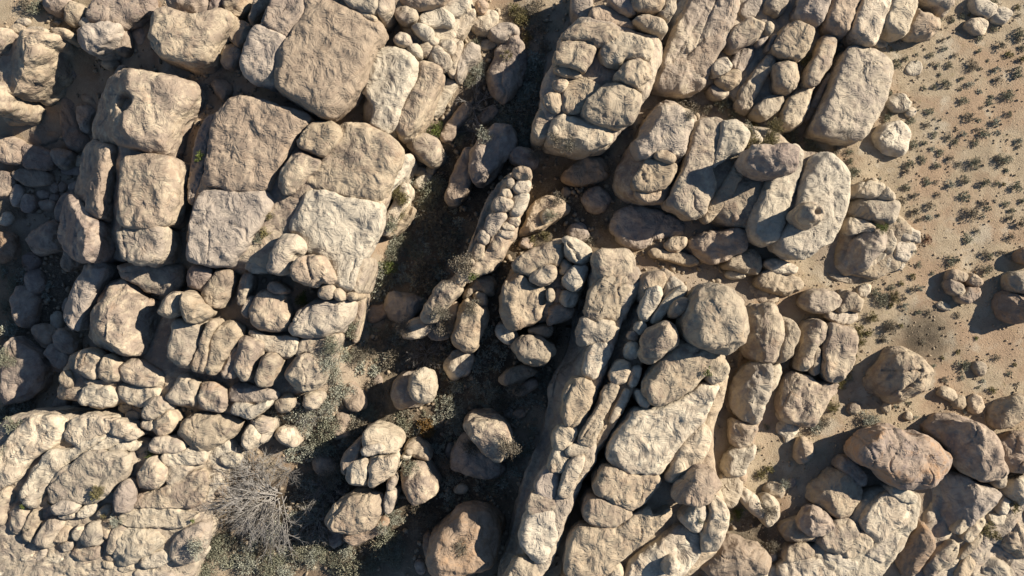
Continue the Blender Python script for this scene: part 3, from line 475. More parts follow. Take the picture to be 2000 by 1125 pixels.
E1 62 16 .9 p ball;330,210 345,172 380,165 410,195 405,240 375,265 345,250;C;tiny pale ball stone between two boulders
E1 35 20 .6 g s;85,500 100,430 180,370 250,350 270,400 210,490 150,560 90,540;F;
D1 62 28 .5 p ball;1278,520 1310,470 1400,440 1440,500 1420,540 1360,575 1300,570;B;bright faceted cube-like stone beside the lichen slab
D1 42 20 .6 t;1330,600 1380,560 1450,530 1500,540 1520,600 1440,665 1360,640;B;
D1 30 20 .7 t;1275,660 1320,630 1420,670 1420,720 1350,740 1290,710;B;
E1 40 25 .6 t s;125,790 150,680 220,590 290,500 350,420 400,430 390,500 330,600 280,680 240,780 220,835 150,830;F;long blue-shaded rib between boulders
E1 45 16 .7 g;270,330 310,280 355,275 340,320 290,350;C;
E1 45 18 .7 g;345,385 380,290 420,265 410,330 360,385;F;
E1 66 35 .5 t;370,380 420,310 470,240 510,200 580,200 650,230 677,265 650,340 610,410 570,468 500,450 420,430;K;chiselled square block in the upper right group
E1 62 35 .55 t;390,530 400,490 480,480 555,478 565,530 555,620 520,680 450,693 410,670 400,600;K;upright cube-like block below the chiselled block
E1 45 28 .7 t;240,840 280,780 340,720 430,700 480,730 460,780 400,840 330,890 270,880;B;rounded wedge boulder at the foot of the cube-like block
E1 42 28 .55 p;440,930 460,840 500,740 560,690 640,660 695,640 670,720 640,800 600,900 540,950 470,960;F;lower of two finger-like rocks in line
E1 55 32 .6 t;600,610 650,500 700,400 740,310 790,285 840,300 848,360 820,440 780,530 720,610 680,655 630,660;F;upper of two finger-like rocks in line
E1 20 16 .6 t s;640,880 680,770 740,640 800,540 790,640 740,760 690,860 650,900;F;
E1 58 50 .45 t;640,980 680,900 740,780 800,640 850,500 900,400 950,365 1040,385 1130,420 1220,470 1228,540 1200,640 1170,740 1110,880 1040,1000 980,1045 860,1045 740,1030 660,1010;S;broad flat slab lying alone beside the sand
E1 65 35 .6 g;540,120 600,0 640,-60 810,-60 790,60 740,160 700,220 640,200 560,160;B;leftmost of four tall slabs at the upper edge
E1 62 40 .55 g;750,230 780,120 830,-60 1010,-60 1010,30 980,120 930,210 880,290 800,270;S;second of four tall slabs at the upper edge, grey-topped
E1 58 45 .5 p;930,280 960,170 1010,60 1030,-60 1230,-60 1220,60 1180,160 1130,270 1090,370 1000,350 940,310;S;third of four tall slabs at the upper edge, pale with brown side
E1 52 45 .5 p;1150,240 1190,130 1230,30 1240,-60 1390,-60 1395,60 1370,140 1330,220 1300,300 1220,300;S;fourth of four tall slabs at the upper edge, nearest the sand
F1 38 40 .6 t;275,350 320,200 350,120 420,150 540,190 620,220 650,260 620,310 560,370 480,410 400,420 320,400;B;fan-shaped boulder at the end of the four tall slabs
F1 42 40 .75 t ball;430,60 400,30 460,-40 690,-40 745,60 740,120 690,165 640,175 540,130;B;rounded boulder cut by the frame above the fan-shaped boulder
E1 10 10 .5 p;1140,300 1180,278 1240,315 1220,345 1160,345;C;
E1 30 20 .5 g;150,120 200,40 260,0 310,20 290,90 240,150 190,160;K;
E1 40 25 .6 t;330,90 370,10 400,-50 520,-50 490,70 440,130 380,110;B;
S 18 16 .85 p;1728,200 1735,190 1750,184 1765,188 1776,200 1776,205 1765,217 1748,217 1733,210;B;pale speckled oval boulder on the sand with a small mate
S a 9 .85 p;1765,222 1775,212 1785,213 1785,222 1778,230;C;small mate of the pale speckled oval boulder
S 22 20 .7 p k=1716,262,1740,248 k=1712,275,1730,262;1701,275 1706,262 1720,246 1740,238 1760,240 1772,250 1779,265 1773,280 1765,295 1752,304 1730,298 1712,287;B;pale round boulder with chipped cracks lying on the sand
S 3 5 .6 p;1768,138 1775,124 1790,122 1800,128 1795,142 1780,148;S;flush pale rock barely rising from the sand
S 14 14 .7 p;1880,52 1890,43 1910,38 1923,45 1925,58 1918,68 1905,69 1890,62;B;rough oval grey boulder among shrubs near the upper right corner
S 18 16 .6 p;1894,5 1905,-5 1920,5 1942,15 1940,25 1930,38 1915,32 1900,20;S;rough wedge slab above the rough oval grey boulder
S 14 12 .6 p;1932,38 1942,18 1955,14 1973,25 1970,38 1958,48 1945,45;B;pale weathered stone right of the rough wedge slab
S 45 30 .7 t;1925,935 1933,915 1945,914 1953,930 1946,945 1935,947;B;
S 38 35 .7 p;1954,940 1968,930 1990,926 2020,925 2020,970 1985,983 1970,975 1957,960;B;pale boulder cut by the frame in the lower right corner group
S 48 50 .5 g ox=12;1785,985 1790,960 1805,935 1830,922 1860,922 1885,940 1925,950 1929,958 1905,985 1880,1005 1860,1025 1845,1037 1810,1040 1790,1035 1782,1010;S;big dark-faced slab under the orange-stained boulder
S 38 14 .5 p s;1855,1032 1880,1007 1905,985 1932,957 1942,960 1940,975 1915,1005 1885,1025 1865,1040;F;straight pale band along the big dark-faced slab
S 32 14 .5 p s;1872,1045 1890,1025 1908,1008 1921,1015 1905,1035 1885,1055;F;
S 28 14 .6 t;1866,1085 1885,1060 1905,1040 1914,1043 1905,1060 1885,1078 1870,1088;F;
S 34 20 .5 t s;1800,1105 1815,1080 1835,1062 1850,1050 1866,1060 1858,1080 1830,1110 1812,1125;F;sunlit ribbed rock below the big dark-faced slab
S 24 16 .6 t;1860,1130 1865,1105 1885,1080 1902,1090 1890,1110 1870,1140;F;
S 24 16 .7 p;1940,1000 1945,980 1953,968 1965,975 1966,990 1955,1000;B;
S 18 12 .6 p;1922,1005 1935,1002 1960,1003 1958,1020 1940,1022 1925,1015;C;
S 30 35 .7 t;1938,1060 1950,1040 1970,1015 1980,1018 1995,1045 2005,1075 1990,1087 1970,1080 1950,1070;B;wedge-shaped boulder in the lower right corner group
S 24 30 .7 t;1895,1100 1905,1085 1925,1080 1945,1085 1962,1100 1967,1125 1940,1150 1915,1130;B;grey-topped boulder at the lower edge in the right corner group
S 20 20 .7 r;1980,990 1990,980 2020,975 2020,1020 1998,1015;B;
S 20 18 .7 t;1878,1130 1890,1112 1915,1115 1930,1130 1900,1150;B;
S 38 40 .6 r ox=8;1745,1095 1755,1060 1775,1030 1790,1017 1800,1030 1808,1050 1800,1075 1780,1100 1760,1120;S;brown shaded slab between the white slab and ribbed rock
E4 30 35 .45 p;690,840 780,760 870,700 950,600 1040,480 1240,430 1460,520 1420,620 1410,720 1340,830 1270,930 1205,1010 1130,1150 900,1180 700,1190 440,1180 440,1060 500,960 600,880;W;broad pale base of the slabs below the orange-stained boulder
E4 38 25 .55 g;850,300 920,240 1000,310 1060,360 1050,430 1010,445 960,400 900,340;K;
E4 50 40 .65 t oy=4 ox=8 ts=0.35;650,560 660,500 700,440 760,400 830,340 900,330 960,390 1015,460 1020,520 990,600 940,670 890,688 820,660 740,610;B;big rounded cream-fronted boulder beside the orange-stained one
E4 30 22 .6 t;460,770 480,720 560,690 640,700 720,780 720,820 700,850 600,865 500,850;B;pedestal under the brown egg-shaped boulder
E4 55 35 .75 g ball;560,730 590,660 640,615 700,603 770,640 820,690 835,740 800,790 720,815 640,810 590,780;B;brown egg-shaped boulder with a rough crust
E4 46 25 .5 p;1030,730 1060,640 1110,560 1180,520 1240,490 1300,560 1390,578 1360,640 1280,740 1200,800 1150,850 1090,810;S;bright white slab under the orange-stained boulder
E4 48 16 .55 p;1240,480 1290,450 1360,480 1450,540 1420,570 1390,572 1310,550;S;
E4 38 12 .6 p;1280,750 1330,670 1400,590 1420,620 1400,690 1350,750;S;
E4 40 16 .55 p;885,930 960,865 1040,790 1140,850 1090,900 1000,955 920,965;S;
E4 42 25 .55 t;700,860 780,760 870,700 940,695 1035,775 955,858 870,930 780,920;S;brown-sided slab below the cream-fronted boulder
E4 34 14 .6 t;1050,940 1150,860 1250,780 1340,760 1330,820 1270,920 1210,1000 1130,1000;S;
E4 34 16 .5 p;440,1060 500,1000 620,988 740,985 815,1050 855,1130 700,1190 500,1180;S;smooth white slab cut by the lower frame edge
E4 36 16 .6 t;480,1000 500,920 600,880 680,890 700,960 640,982 520,1010;B;
E4 34 14 .6 p;765,945 880,950 960,985 1050,1020 1060,1100 1000,1170 880,1160 830,1040;S;cream slab with curved crack at the lower edge
E4 26 12 .6 p;1065,1080 1120,1010 1205,1015 1170,1090 1130,1160 1080,1160;S;
E4 a 6 .9 t;420,995 440,975 462,990 450,1015;C;
E4 a 8 .8 t;370,980 395,945 430,965 425,1005 385,1010;C;
E4 a 10 .7 p;200,1110 240,1075 290,1100 280,1150 210,1150;C;
E4 a 10 .7 p;290,1060 350,1020 370,1100 340,1160 280,1150;C;
E4 a 10 .7 p;375,1060 420,1040 460,1080 450,1150 380,1150;C;
A4 55 25 .6 p s;130,60 160,20 240,-60 340,-70 450,-40 480,30 500,80 470,150 380,200 250,290 130,420 60,450 0,520 -50,540 -50,330 0,230 80,140;S;cream slab along the upper left rim of the granite dome
A4 55 22 .5 p s;600,-50 700,-64 800,-40 960,0 1080,70 1000,110 850,60 700,100 560,160 500,90 520,30;S;cream slab along the granite dome's upper rim
A4 55 22 .55 p s;230,370 330,260 420,200 560,170 700,110 780,100 850,70 1000,120 1060,170 1000,200 880,190 720,190 600,240 500,320 420,410 370,480 300,570 270,620 215,560 230,450;S;long curving slab in the middle of the granite dome
A4 62 30 .5 t s;390,540 400,450 500,330 620,240 740,200 900,200 1000,215 1000,280 950,390 900,430 820,520 700,580 620,560 560,550 520,540 430,570;S;biggest grey-tan slab lying on the granite dome
A4 59 22 .7 t;1105,180 1140,110 1220,90 1330,120 1390,160 1360,200 1250,212 1150,215;B;smooth loaf at the granite dome's upper right rim
A4 55 20 .6 p;1190,230 1250,218 1370,205 1420,170 1500,190 1510,280 1420,300 1330,295 1260,305 1210,270;S;
A4 67 30 .7 t;1020,420 1050,340 1090,270 1150,233 1200,260 1240,320 1235,420 1150,475 1060,470;B;pale triangular boulder beside a green tuft on the dome
A4 51 16 .6 t;1245,330 1300,300 1420,310 1400,360 1330,420 1250,460;S;
A4 51 18 .5 t s;1010,530 1150,490 1280,445 1420,375 1520,330 1520,480 1480,610 1380,620 1240,600 1100,600 1000,600;S;striped cream slab right of the red-brown capsule boulder
A4 47 18 .5 p s;880,700 1000,620 1200,618 1400,645 1480,655 1380,750 1250,760 1150,740 1000,740;S;striped cream slab below the red-brown capsule boulder
A4 73 28 .8 g ball;862,570 880,480 920,420 960,400 1005,425 1018,490 1000,580 980,640 930,660 880,640;B;red-brown capsule-shaped boulder lying on the dome
A4 67 25 .8 t ball;402,610 440,565 520,540 590,560 610,600 580,645 500,662 430,655;B;smooth oval tan boulder left of the capsule boulder
A4 49 10 .8 p;435,675 500,665 560,660 550,690 470,700;C;
A4 49 12 .7 p;580,650 640,600 720,585 725,620 660,680 600,690;C;
A4 49 12 .7 p;720,670 770,610 810,600 810,650 760,690;C;
A4 49 25 .7 t;0,560 50,475 100,455 135,490 130,550 80,610 80,690 40,740 -40,740 -40,600;B;bone-shaped pale boulder cut by the frame on the dome
A4 47 22 .7 t;100,640 140,580 200,600 245,660 210,760 150,805 100,760;B;
A4 47 22 .6 t s;195,780 250,690 270,620 330,620 320,700 290,780 290,860 230,850;B;
A4 53 25 .7 t;300,850 330,760 390,690 490,700 480,760 430,840 400,890 330,895;B;leaning tan boulder below the smooth oval boulder
A4 45 16 .7 t;410,860 470,760 550,755 540,820 500,860;C;
A4 51 14 .8 p;545,820 570,765 610,750 638,775 620,830 570,852;C;
A4 55 22 .65 t;630,800 660,740 740,710 780,740 785,820 760,870 680,890 640,870;B;flat-faced brown block low on the dome
A4 47 14 .7 t;755,720 800,720 830,800 800,845 785,800;C;
A4 43 18 .6 t;545,960 570,900 660,890 770,890 780,930 740,980 640,1000;B;
A4 41 12 .7 t;455,890 500,860 555,860 540,910 500,935;C;
A4 51 16 .6 t;820,880 840,790 880,750 935,750 900,820 880,890 850,940 815,930;S;white upright slab beside the layered boulder
A4 57 30 .6 p s;880,860 900,800 950,755 1060,755 1180,780 1240,840 1200,890 1100,950 1000,1010 900,1015 870,980;B;layered pale boulder with parallel grooves at the dome's foot
A4 41 10 .9 t;782,980 800,945 850,950 860,990 820,1010;C;
A4 39 10 .8 p;752,1020 790,1000 850,1030 840,1065 780,1050;C;
A4 41 12 .8 p;882,1050 920,1020 990,1018 1000,1050 950,1085 890,1075;C;
A4 47 18 .7 p;1040,1010 1080,960 1180,925 1280,940 1270,1000 1180,1050 1080,1055;B;smooth cigar-shaped stone below the layered boulder
A4 53 28 .6 t;1260,920 1320,830 1400,750 1500,700 1560,730 1540,850 1480,960 1400,1020 1300,1000;B;sloping ochre boulder at the dome's lower right
A4 39 14 .7 t;970,1090 1040,1058 1150,1062 1290,1090 1280,1170 1050,1170;B;
A4 33 14 .7 p;175,980 220,930 300,930 280,990 230,1020;C;
A4 33 12 .7 t;285,990 310,930 360,920 350,970 310,1010;C;
A4 35 14 .7 p;365,990 400,930 480,940 500,990 450,1030;C;
A4 35 16 .7 p;460,1060 520,1010 640,1005 720,1010 700,1080 600,1130 480,1120;B;
A4 33 18 .7 t;0,870 80,830 180,860 170,960 60,970 -30,950;B;half-shaded boulder cut by the frame at the dome's lower left
A4 29 14 .7 p;80,1100 130,1040 220,1020 260,1080 250,1170 90,1170;B;
A4 29 14 .7 p;-20,1050 20,990 90,990 100,1060 50,1110 -20,1100;C;
A4 33 14 .7 p;580,1140 640,1060 720,1050 780,1100 760,1180 620,1190;B;
B4 34 14 .6 p;80,300 110,230 170,160 270,110 290,180 340,220 340,280 280,320 200,370 120,350;S;cream slab with a white disc at the dome's right tip
B4 40 6 .8 p;180,260 230,225 320,230 340,270 280,325 210,310;C;flat white disc of rock beside the dead bush
B4 36 14 .5 p s;-60,330 -60,200 40,190 155,165 100,235 65,305 0,355;S;
B4 34 14 .5 p s;-100,420 0,365 80,345 220,385 160,460 130,520 60,590 -100,600;S;
B4 24 12 .7 t;140,500 170,445 240,430 240,500 190,525;C;
B4 22 14 .7 t;95,590 140,535 240,525 240,600 200,650 130,650;B;
B4 28 18 .6 p;-50,760 20,720 100,690 160,700 150,780 100,850 20,910 -50,900;B;yellowish slab end sloping toward the sagebrush
B4 20 14 .6 p;-50,960 60,905 110,915 80,960 20,1020 -50,1100;B;
"""
# ------------------------------------------------------------------ noise
def _hash(ix, iy, iz):
    h = (ix.astype(np.uint32) * np.uint32(374761393) + iy.astype(np.uint32) * np.uint32(668265263)
         + iz.astype(np.uint32) * np.uint32(2147483647 - 98765)) & np.uint32(0xffffffff)
    h = (h ^ (h >> np.uint32(13))) * np.uint32(1274126177)
    h = h ^ (h >> np.uint32(16))
    return (h & np.uint32(0xffff)).astype(np.float32) / 32767.5 - 1.0

def vnoise(x, y, z):
    """smooth value noise in -1..1"""
    x = np.asarray(x, np.float32); y = np.asarray(y, np.float32); z = np.asarray(z, np.float32)
    fx = np.floor(x); fy = np.floor(y); fz = np.floor(z)
    ix = fx.astype(np.int32); iy = fy.astype(np.int32); iz = fz.astype(np.int32)
    u = x - fx; v = y - fy; w = z - fz
    u = u * u * u * (u * (u * 6 - 15) + 10); v = v * v * v * (v * (v * 6 - 15) + 10); w = w * w * w * (w * (w * 6 - 15) + 10)
    r = []
    for dz in (0, 1):
        a = _hash(ix, iy, iz + dz); b = _hash(ix + 1, iy, iz + dz)
        c = _hash(ix, iy + 1, iz + dz); d = _hash(ix + 1, iy + 1, iz + dz)
        ab = a + (b - a) * u; cd = c + (d - c) * u
        r.append(ab + (cd - ab) * v)
    return r[0] + (r[1] - r[0]) * w

# ------------------------------------------------------------------ materials
def new_mat(name):
    m = bpy.data.materials.new(name)
    m.use_nodes = True
    nt = m.node_tree
    b = nt.nodes['Principled BSDF']
    b.inputs['Roughness'].default_value = 0.92
    b.inputs['Specular IOR Level'].default_value = 0.15
    return m, nt, b

def N(nt, t, **kw):
    n = nt.nodes.new(t)
    for k, v in kw.items():
        setattr(n, k, v)
    return n

def noise(nt, vec, scale, detail=5, rough=0.6, dist=0.0):
    n = N(nt, 'ShaderNodeTexNoise')
    n.inputs['Scale'].default_value = scale
    n.inputs['Detail'].default_value = detail
    n.inputs['Roughness'].default_value = rough
    n.inputs['Distortion'].default_value = dist
    nt.links.new(vec, n.inputs['Vector'])
    return n.outputs['Fac']

def ramp(nt, fac, a, b, va=0.0, vb=1.0):
    n = N(nt, 'ShaderNodeMapRange')
    n.inputs[1].default_value = a; n.inputs[2].default_value = b
    n.inputs[3].default_value = va; n.inputs[4].default_value = vb
    n.clamp = True
    nt.links.new(fac, n.inputs[0])
    return n.outputs[0]

def mixc(nt, fac, a, b, mode='MIX'):
    n = N(nt, 'ShaderNodeMix', data_type='RGBA', blend_type=mode)
    for sock, val in ((n.inputs[0], fac), (n.inputs[6], a), (n.inputs[7], b)):
        if isinstance(val, (int, float)):
            sock.default_value = val
        elif isinstance(val, tuple):
            sock.default_value = (*val, 1.0)
        else:
            nt.links.new(val, sock)
    return n.outputs[2]

def math_n(nt, op, a, b=None):
    n = N(nt, 'ShaderNodeMath', operation=op)
    for i, val in enumerate((a, b)):
        if val is None: continue
        if isinstance(val, (int, float)): n.inputs[i].default_value = val
        else: nt.links.new(val, n.inputs[i])
    return n.outputs[0]

def rock_mat(name, base, alt, varnish, v_amt, rust_amt):
    m, nt, b = new_mat(name)
    geo = N(nt, 'ShaderNodeNewGeometry'); pos = geo.outputs['Position']
    oi = N(nt, 'ShaderNodeObjectInfo')
    big = noise(nt, pos, 0.34, 3, 0.6, 0.5)
    med = noise(nt, pos, 1.5, 5, 0.68)
    fine = noise(nt, pos, 6.5, 6, 0.74)
    c = mixc(nt, ramp(nt, med, 0.36, 0.64), base, alt)
    vf = math_n(nt, 'ADD', math_n(nt, 'MULTIPLY', big, 0.5), math_n(nt, 'MULTIPLY', med, 0.5))
    vf = math_n(nt, 'ADD', vf, math_n(nt, 'MULTIPLY', math_n(nt, 'SUBTRACT', oi.outputs['Random'], 0.5), 0.10))
    c = mixc(nt, math_n(nt, 'MULTIPLY', ramp(nt, vf, 0.505 - 0.07 * v_amt, 0.575), min(1.0, 0.45 + 0.5 * v_amt)), c, varnish)
    rn = noise(nt, pos, 0.6, 4, 0.7, 0.6)
    c = mixc(nt, math_n(nt, 'MULTIPLY', ramp(nt, rn, 0.57 - 0.13 * rust_amt, 0.70 - 0.08 * rust_amt), min(1.0, rust_amt * 1.1)), c, (0.40, 0.215, 0.095))
    c = mixc(nt, math_n(nt, 'MULTIPLY', ramp(nt, fine, 0.60, 0.68), 0.42), c, (0.16, 0.14, 0.115))
    c = mixc(nt, math_n(nt, 'MULTIPLY', ramp(nt, fine, 0.40, 0.32), 0.30), c, (0.56, 0.53, 0.46))
    h2 = math_n(nt, 'FRACT', math_n(nt, 'MULTIPLY', oi.outputs['Random'], 17.3))
    c = mixc(nt, ramp(nt, h2, 0.55, 1.0, 0.0, 0.35), c, (0.42, 0.315, 0.20))
    c = mixc(nt, ramp(nt, h2, 0.45, 0.0, 0.0, 0.35), c, (0.47, 0.42, 0.34))
    sp = noise(nt, pos, 26.0, 3, 0.75)
    c = mixc(nt, ramp(nt, sp, 0.56, 0.68, 0.0, 0.5), c, (0.14, 0.115, 0.09))
    ob = math_n(nt, 'ADD', math_n(nt, 'MULTIPLY', oi.outputs['Random'], 0.32), 0.87)
    comb = N(nt, 'ShaderNodeCombineXYZ')
    for i in range(3): nt.links.new(ob, comb.inputs[i])
    c = mixc(nt, 1.0, c, comb.outputs[0], 'MULTIPLY')
    nt.links.new(c, b.inputs['Base Color'])
    vor = N(nt, 'ShaderNodeTexVoronoi', feature='DISTANCE_TO_EDGE')
    vor.inputs['Scale'].default_value = 0.8
    wv = N(nt, 'ShaderNodeVectorMath', operation='ADD')
    nz = N(nt, 'ShaderNodeTexNoise'); nz.inputs['Scale'].default_value = 1.1; nz.inputs['Detail'].default_value = 3
    nt.links.new(pos, nz.inputs['Vector'])
    nt.links.new(pos, wv.inputs[0]); nt.links.new(nz.outputs['Color'], wv.inputs[1])
    nt.links.new(wv.outputs[0], vor.inputs['Vector'])
    crk = ramp(nt, vor.outputs['Distance'], 0.0, 0.035, -0.30, 0.0)
    tn = noise(nt, pos, 0.75, 3, 0.5, 0.5)
    ts = N(nt, 'ShaderNodeMath', operation='SNAP'); ts.inputs[1].default_value = 0.05
    nt.links.new(tn, ts.inputs[0])
    bsum0 = math_n(nt, 'MULTIPLY', ts.outputs[0], 8.5)
    bsum = math_n(nt, 'ADD', math_n(nt, 'ADD', math_n(nt, 'ADD', bsum0, math_n(nt, 'MULTIPLY', fine, 0.6)), math_n(nt, 'MULTIPLY', med, 0.6)), math_n(nt, 'MULTIPLY', crk, ramp(nt, big, 0.48, 0.60)))
    bump = N(nt, 'ShaderNodeBump')
    bump.inputs['Strength'].default_value = 1.0
    bump.inputs['Distance'].default_value = 0.065
    if 'Filter Width' in bump.inputs: bump.inputs['Filter Width'].default_value = 0.9
    nt.links.new(bsum, bump.inputs['Height'])
    nt.links.new(bump.outputs[0], b.inputs['Normal'])
    return m

MATS = {
    't': rock_mat('tan_granite', (0.435, 0.355, 0.25), (0.345, 0.275, 0.195), (0.215, 0.165, 0.13), 0.65, 0.18),
    'g': rock_mat('varnished_granite', (0.37, 0.295, 0.225), (0.30, 0.235, 0.18), (0.195, 0.15, 0.125), 0.85, 0.12),
    'p': rock_mat('pale_granite', (0.545, 0.465, 0.345), (0.445, 0.375, 0.275), (0.29, 0.235, 0.18), 0.45, 0.15),
    'r': rock_mat('rusty_granite', (0.33, 0.24, 0.17), (0.28, 0.20, 0.14), (0.21, 0.145, 0.10), 0.6, 0.35),
    'o': rock_mat('orange_granite', (0.36, 0.28, 0.215), (0.33, 0.235, 0.165), (0.27, 0.215, 0.19), 0.5, 0.6),
}

# ------------------------------------------------------------------ map helpers
TILE = {'A1': (0, 0), 'A2': (0, 280), 'A3': (0, 560), 'A4': (0, 825), 'B1': (380, 0), 'B2': (380, 280), 'B3': (380, 560), 'B4': (380, 825),
        'C1': (760, 0), 'C2': (760, 280), 'C3': (760, 560), 'C4': (760, 825), 'D1': (1040, 0), 'D2': (1040, 280), 'D3': (1100, 560), 'D4': (1100, 825),
        'E1': (1400, 0), 'E2': (1400, 300), 'E3': (1400, 560), 'E4': (1400, 825), 'F1': (1700, 0), 'S': (0, 0)}
def tile_scale(t):
    return 1.0 if t == 'S' else (5.0 if t[0] == 'F' else 3.75)
def to_map(x, y, z=0.0):
    """survey coordinate (east, south) at height z -> map x, y"""
    k = (HC - z) / HC
    return (x - 1000.0) * k, (562.5 - y) * k

CTRL = np.array([
    (1750, 100, 0), (1950, 100, 0), (1850, 300, 0), (1950, 450, 0), (1850, 650, 0), (1700, 700, 2), (1640, 760, 4), (1540, 890, 6), (1500, 1000, 4),
    (1750, 400, 0), (1680, 330, 2), (1480, 255, 8), (1350, 200, 0), (1600, 290, 3), (1980, 700, 0), (1950, 800, 2),
    (1300, 490, 12), (1550, 550, 4), (1200, 480, 2), (1120, 420, -14), (1420, 520, 12), (1600, 560, 0),
    (1000, 250, -45), (950, 130, -35), (1050, 330, -38), (810, 420, -40), (900, 230, -42), (1020, 50, -10), (850, 500, -62), (880, 400, -58), (765, 600, -62), (800, 700, -52), (950, 800, -52), (900, 950, -55),
    (700, 760, -50), (640, 880, -45), (600, 950, -45), (550, 1060, -45), (750, 1090, -48), (480, 1090, -40), (980, 700, -45), (1000, 560, -25), (930, 470, -20),
    (40, 450, -108), (60, 330, -95), (50, 620, -112), (30, 780, -108), (60, 830, -95), (110, 560, -95), (20, 30, 32), (60, 20, 32), (150, 30, 32), (250, 60, 25), (190, 130, -45), (90, 260, -105), (150, 250, -95), (60, 210, -60),
    (450, 400, 40), (300, 400, 30), (600, 100, 50), (420, 130, 45), (650, 450, 50), (500, 620, 40), (600, 720, 38), (300, 620, 10), (400, 760, 20), (110, 690, -85), (840, 60, 35), (880, 120, 25), (800, 180, 40),
    (200, 950, 0), (300, 1050, 0), (80, 1060, -5), (400, 950, -5), (450, 900, 5), (550, 830, -5),
    (1070, 900, -25), (1030, 1000, -42), (1085, 760, -40), (1000, 1100, -48), (1110, 640, -35), (1180, 800, 25), (1230, 720, 35), (1300, 800, 40), (1200, 1050, 35), (1380, 900, 25), (1350, 1050, 15), (1470, 780, 8), (1440, 650, 15), (1300, 620, 40),
    (1400, 350, 20), (1290, 320, 10), (1550, 420, 15), (1650, 480, 5), (1150, 180, 10), (1090, 250, -10), (1350, 80, 5), (1500, 100, 10), (1450, 170, 4), (1600, 60, 5), (1660, 180, 2),
    (1750, 980, 6), (1900, 1000, 6), (1600, 1050, 8), (1690, 900, 6), (1980, 1060, 0), (1980, 900, 0)], float)
def terrain(X, Y):
    X = np.asarray(X, np.float32); Y = np.asarray(Y, np.float32)
    num = np.zeros_like(X); den = np.zeros_like(X)
    for cx, cy, cz in CTRL:
        mx, my = cx - 1000.0, 562.5 - cy
        d2 = ((X - mx) ** 2 + (Y - my) ** 2) / (55.0 ** 2)
        w = np.exp(-d2 * 0.5) + 0.004 / (1.0 + d2 * d2)
        num += w * cz; den += w
    z = num / den
    z = z + 1.6 * vnoise(X / 45, Y / 45, 0 * X) + 0.6 * vnoise(X / 13, Y / 13, 0 * X + 3)
    return z

HR = 4.0
HX0, HY0 = -1240.0, -760.0
HW, HH = int(2480 / HR), int(1520 / HR)
gx = HX0 + (np.arange(HW) + 0.5) * HR
gy = HY0 + (np.arange(HH) + 0.5) * HR
GX, GY = np.meshgrid(gx, gy)
HM = terrain(GX, GY)             # height of whatever lies on top
TM = HM.copy()
COVER = np.zeros(HM.shape, bool)

def inside(poly, X, Y):
    c = np.zeros(X.shape, bool)
    n = len(poly)
    j = n - 1
    for i in range(n):
        xi, yi = poly[i]; xj, yj = poly[j]
        if yi != yj:
            c ^= ((yi > Y) != (yj > Y)) & (X < (xj - xi) * (Y - yi) / (yj - yi) + xi)
        j = i
    return c
def window(poly):
    x0, y0 = poly.min(0); x1, y1 = poly.max(0)
    a = max(0, int((x0 - HX0) / HR) - 1); b = min(HW, int((x1 - HX0) / HR) + 2)
    c = max(0, int((y0 - HY0) / HR) - 1); d = min(HH, int((y1 - HY0) / HR) + 2)
    sl = (slice(c, max(d, c + 1)), slice(a, max(b, a + 1)))
    return sl, inside(poly, GX[sl], GY[sl])
def height_at(x, y, arr=None):
    arr = HM if arr is None else arr
    i = min(max(int((x - HX0) / HR), 0), HW - 1); j = min(max(int((y - HY0) / HR), 0), HH - 1)
    return float(arr[j, i])

def link(o):
    scene.collection.objects.link(o)
    return o
def mesh_from(name, verts, quads=None, tris=None, smooth=True):
    me = bpy.data.meshes.new(name)
    verts = np.ascontiguousarray(verts, np.float32)
    nq = 0 if quads is None else len(quads); ntr = 0 if tris is None else len(tris)
    me.vertices.add(len(verts)); me.vertices.foreach_set('co', verts.ravel())
    idx = []; tot = []
    if nq: idx.append(np.asarray(quads, np.int32).ravel()); tot.append(np.full(nq, 4, np.int32))
    if ntr: idx.append(np.asarray(tris, np.int32).ravel()); tot.append(np.full(ntr, 3, np.int32))
    idx = np.concatenate(idx); tot = np.concatenate(tot)
    st = np.zeros(len(tot), np.int32); st[1:] = np.cumsum(tot)[:-1]
    me.loops.add(len(idx)); me.loops.foreach_set('vertex_index', idx)
    me.polygons.add(len(tot)); me.polygons.foreach_set('loop_start', st)
    if smooth: me.polygons.foreach_set('use_smooth', np.ones(len(tot), bool))
    me.update(calc_edges=True)
    me.validate()
    return me

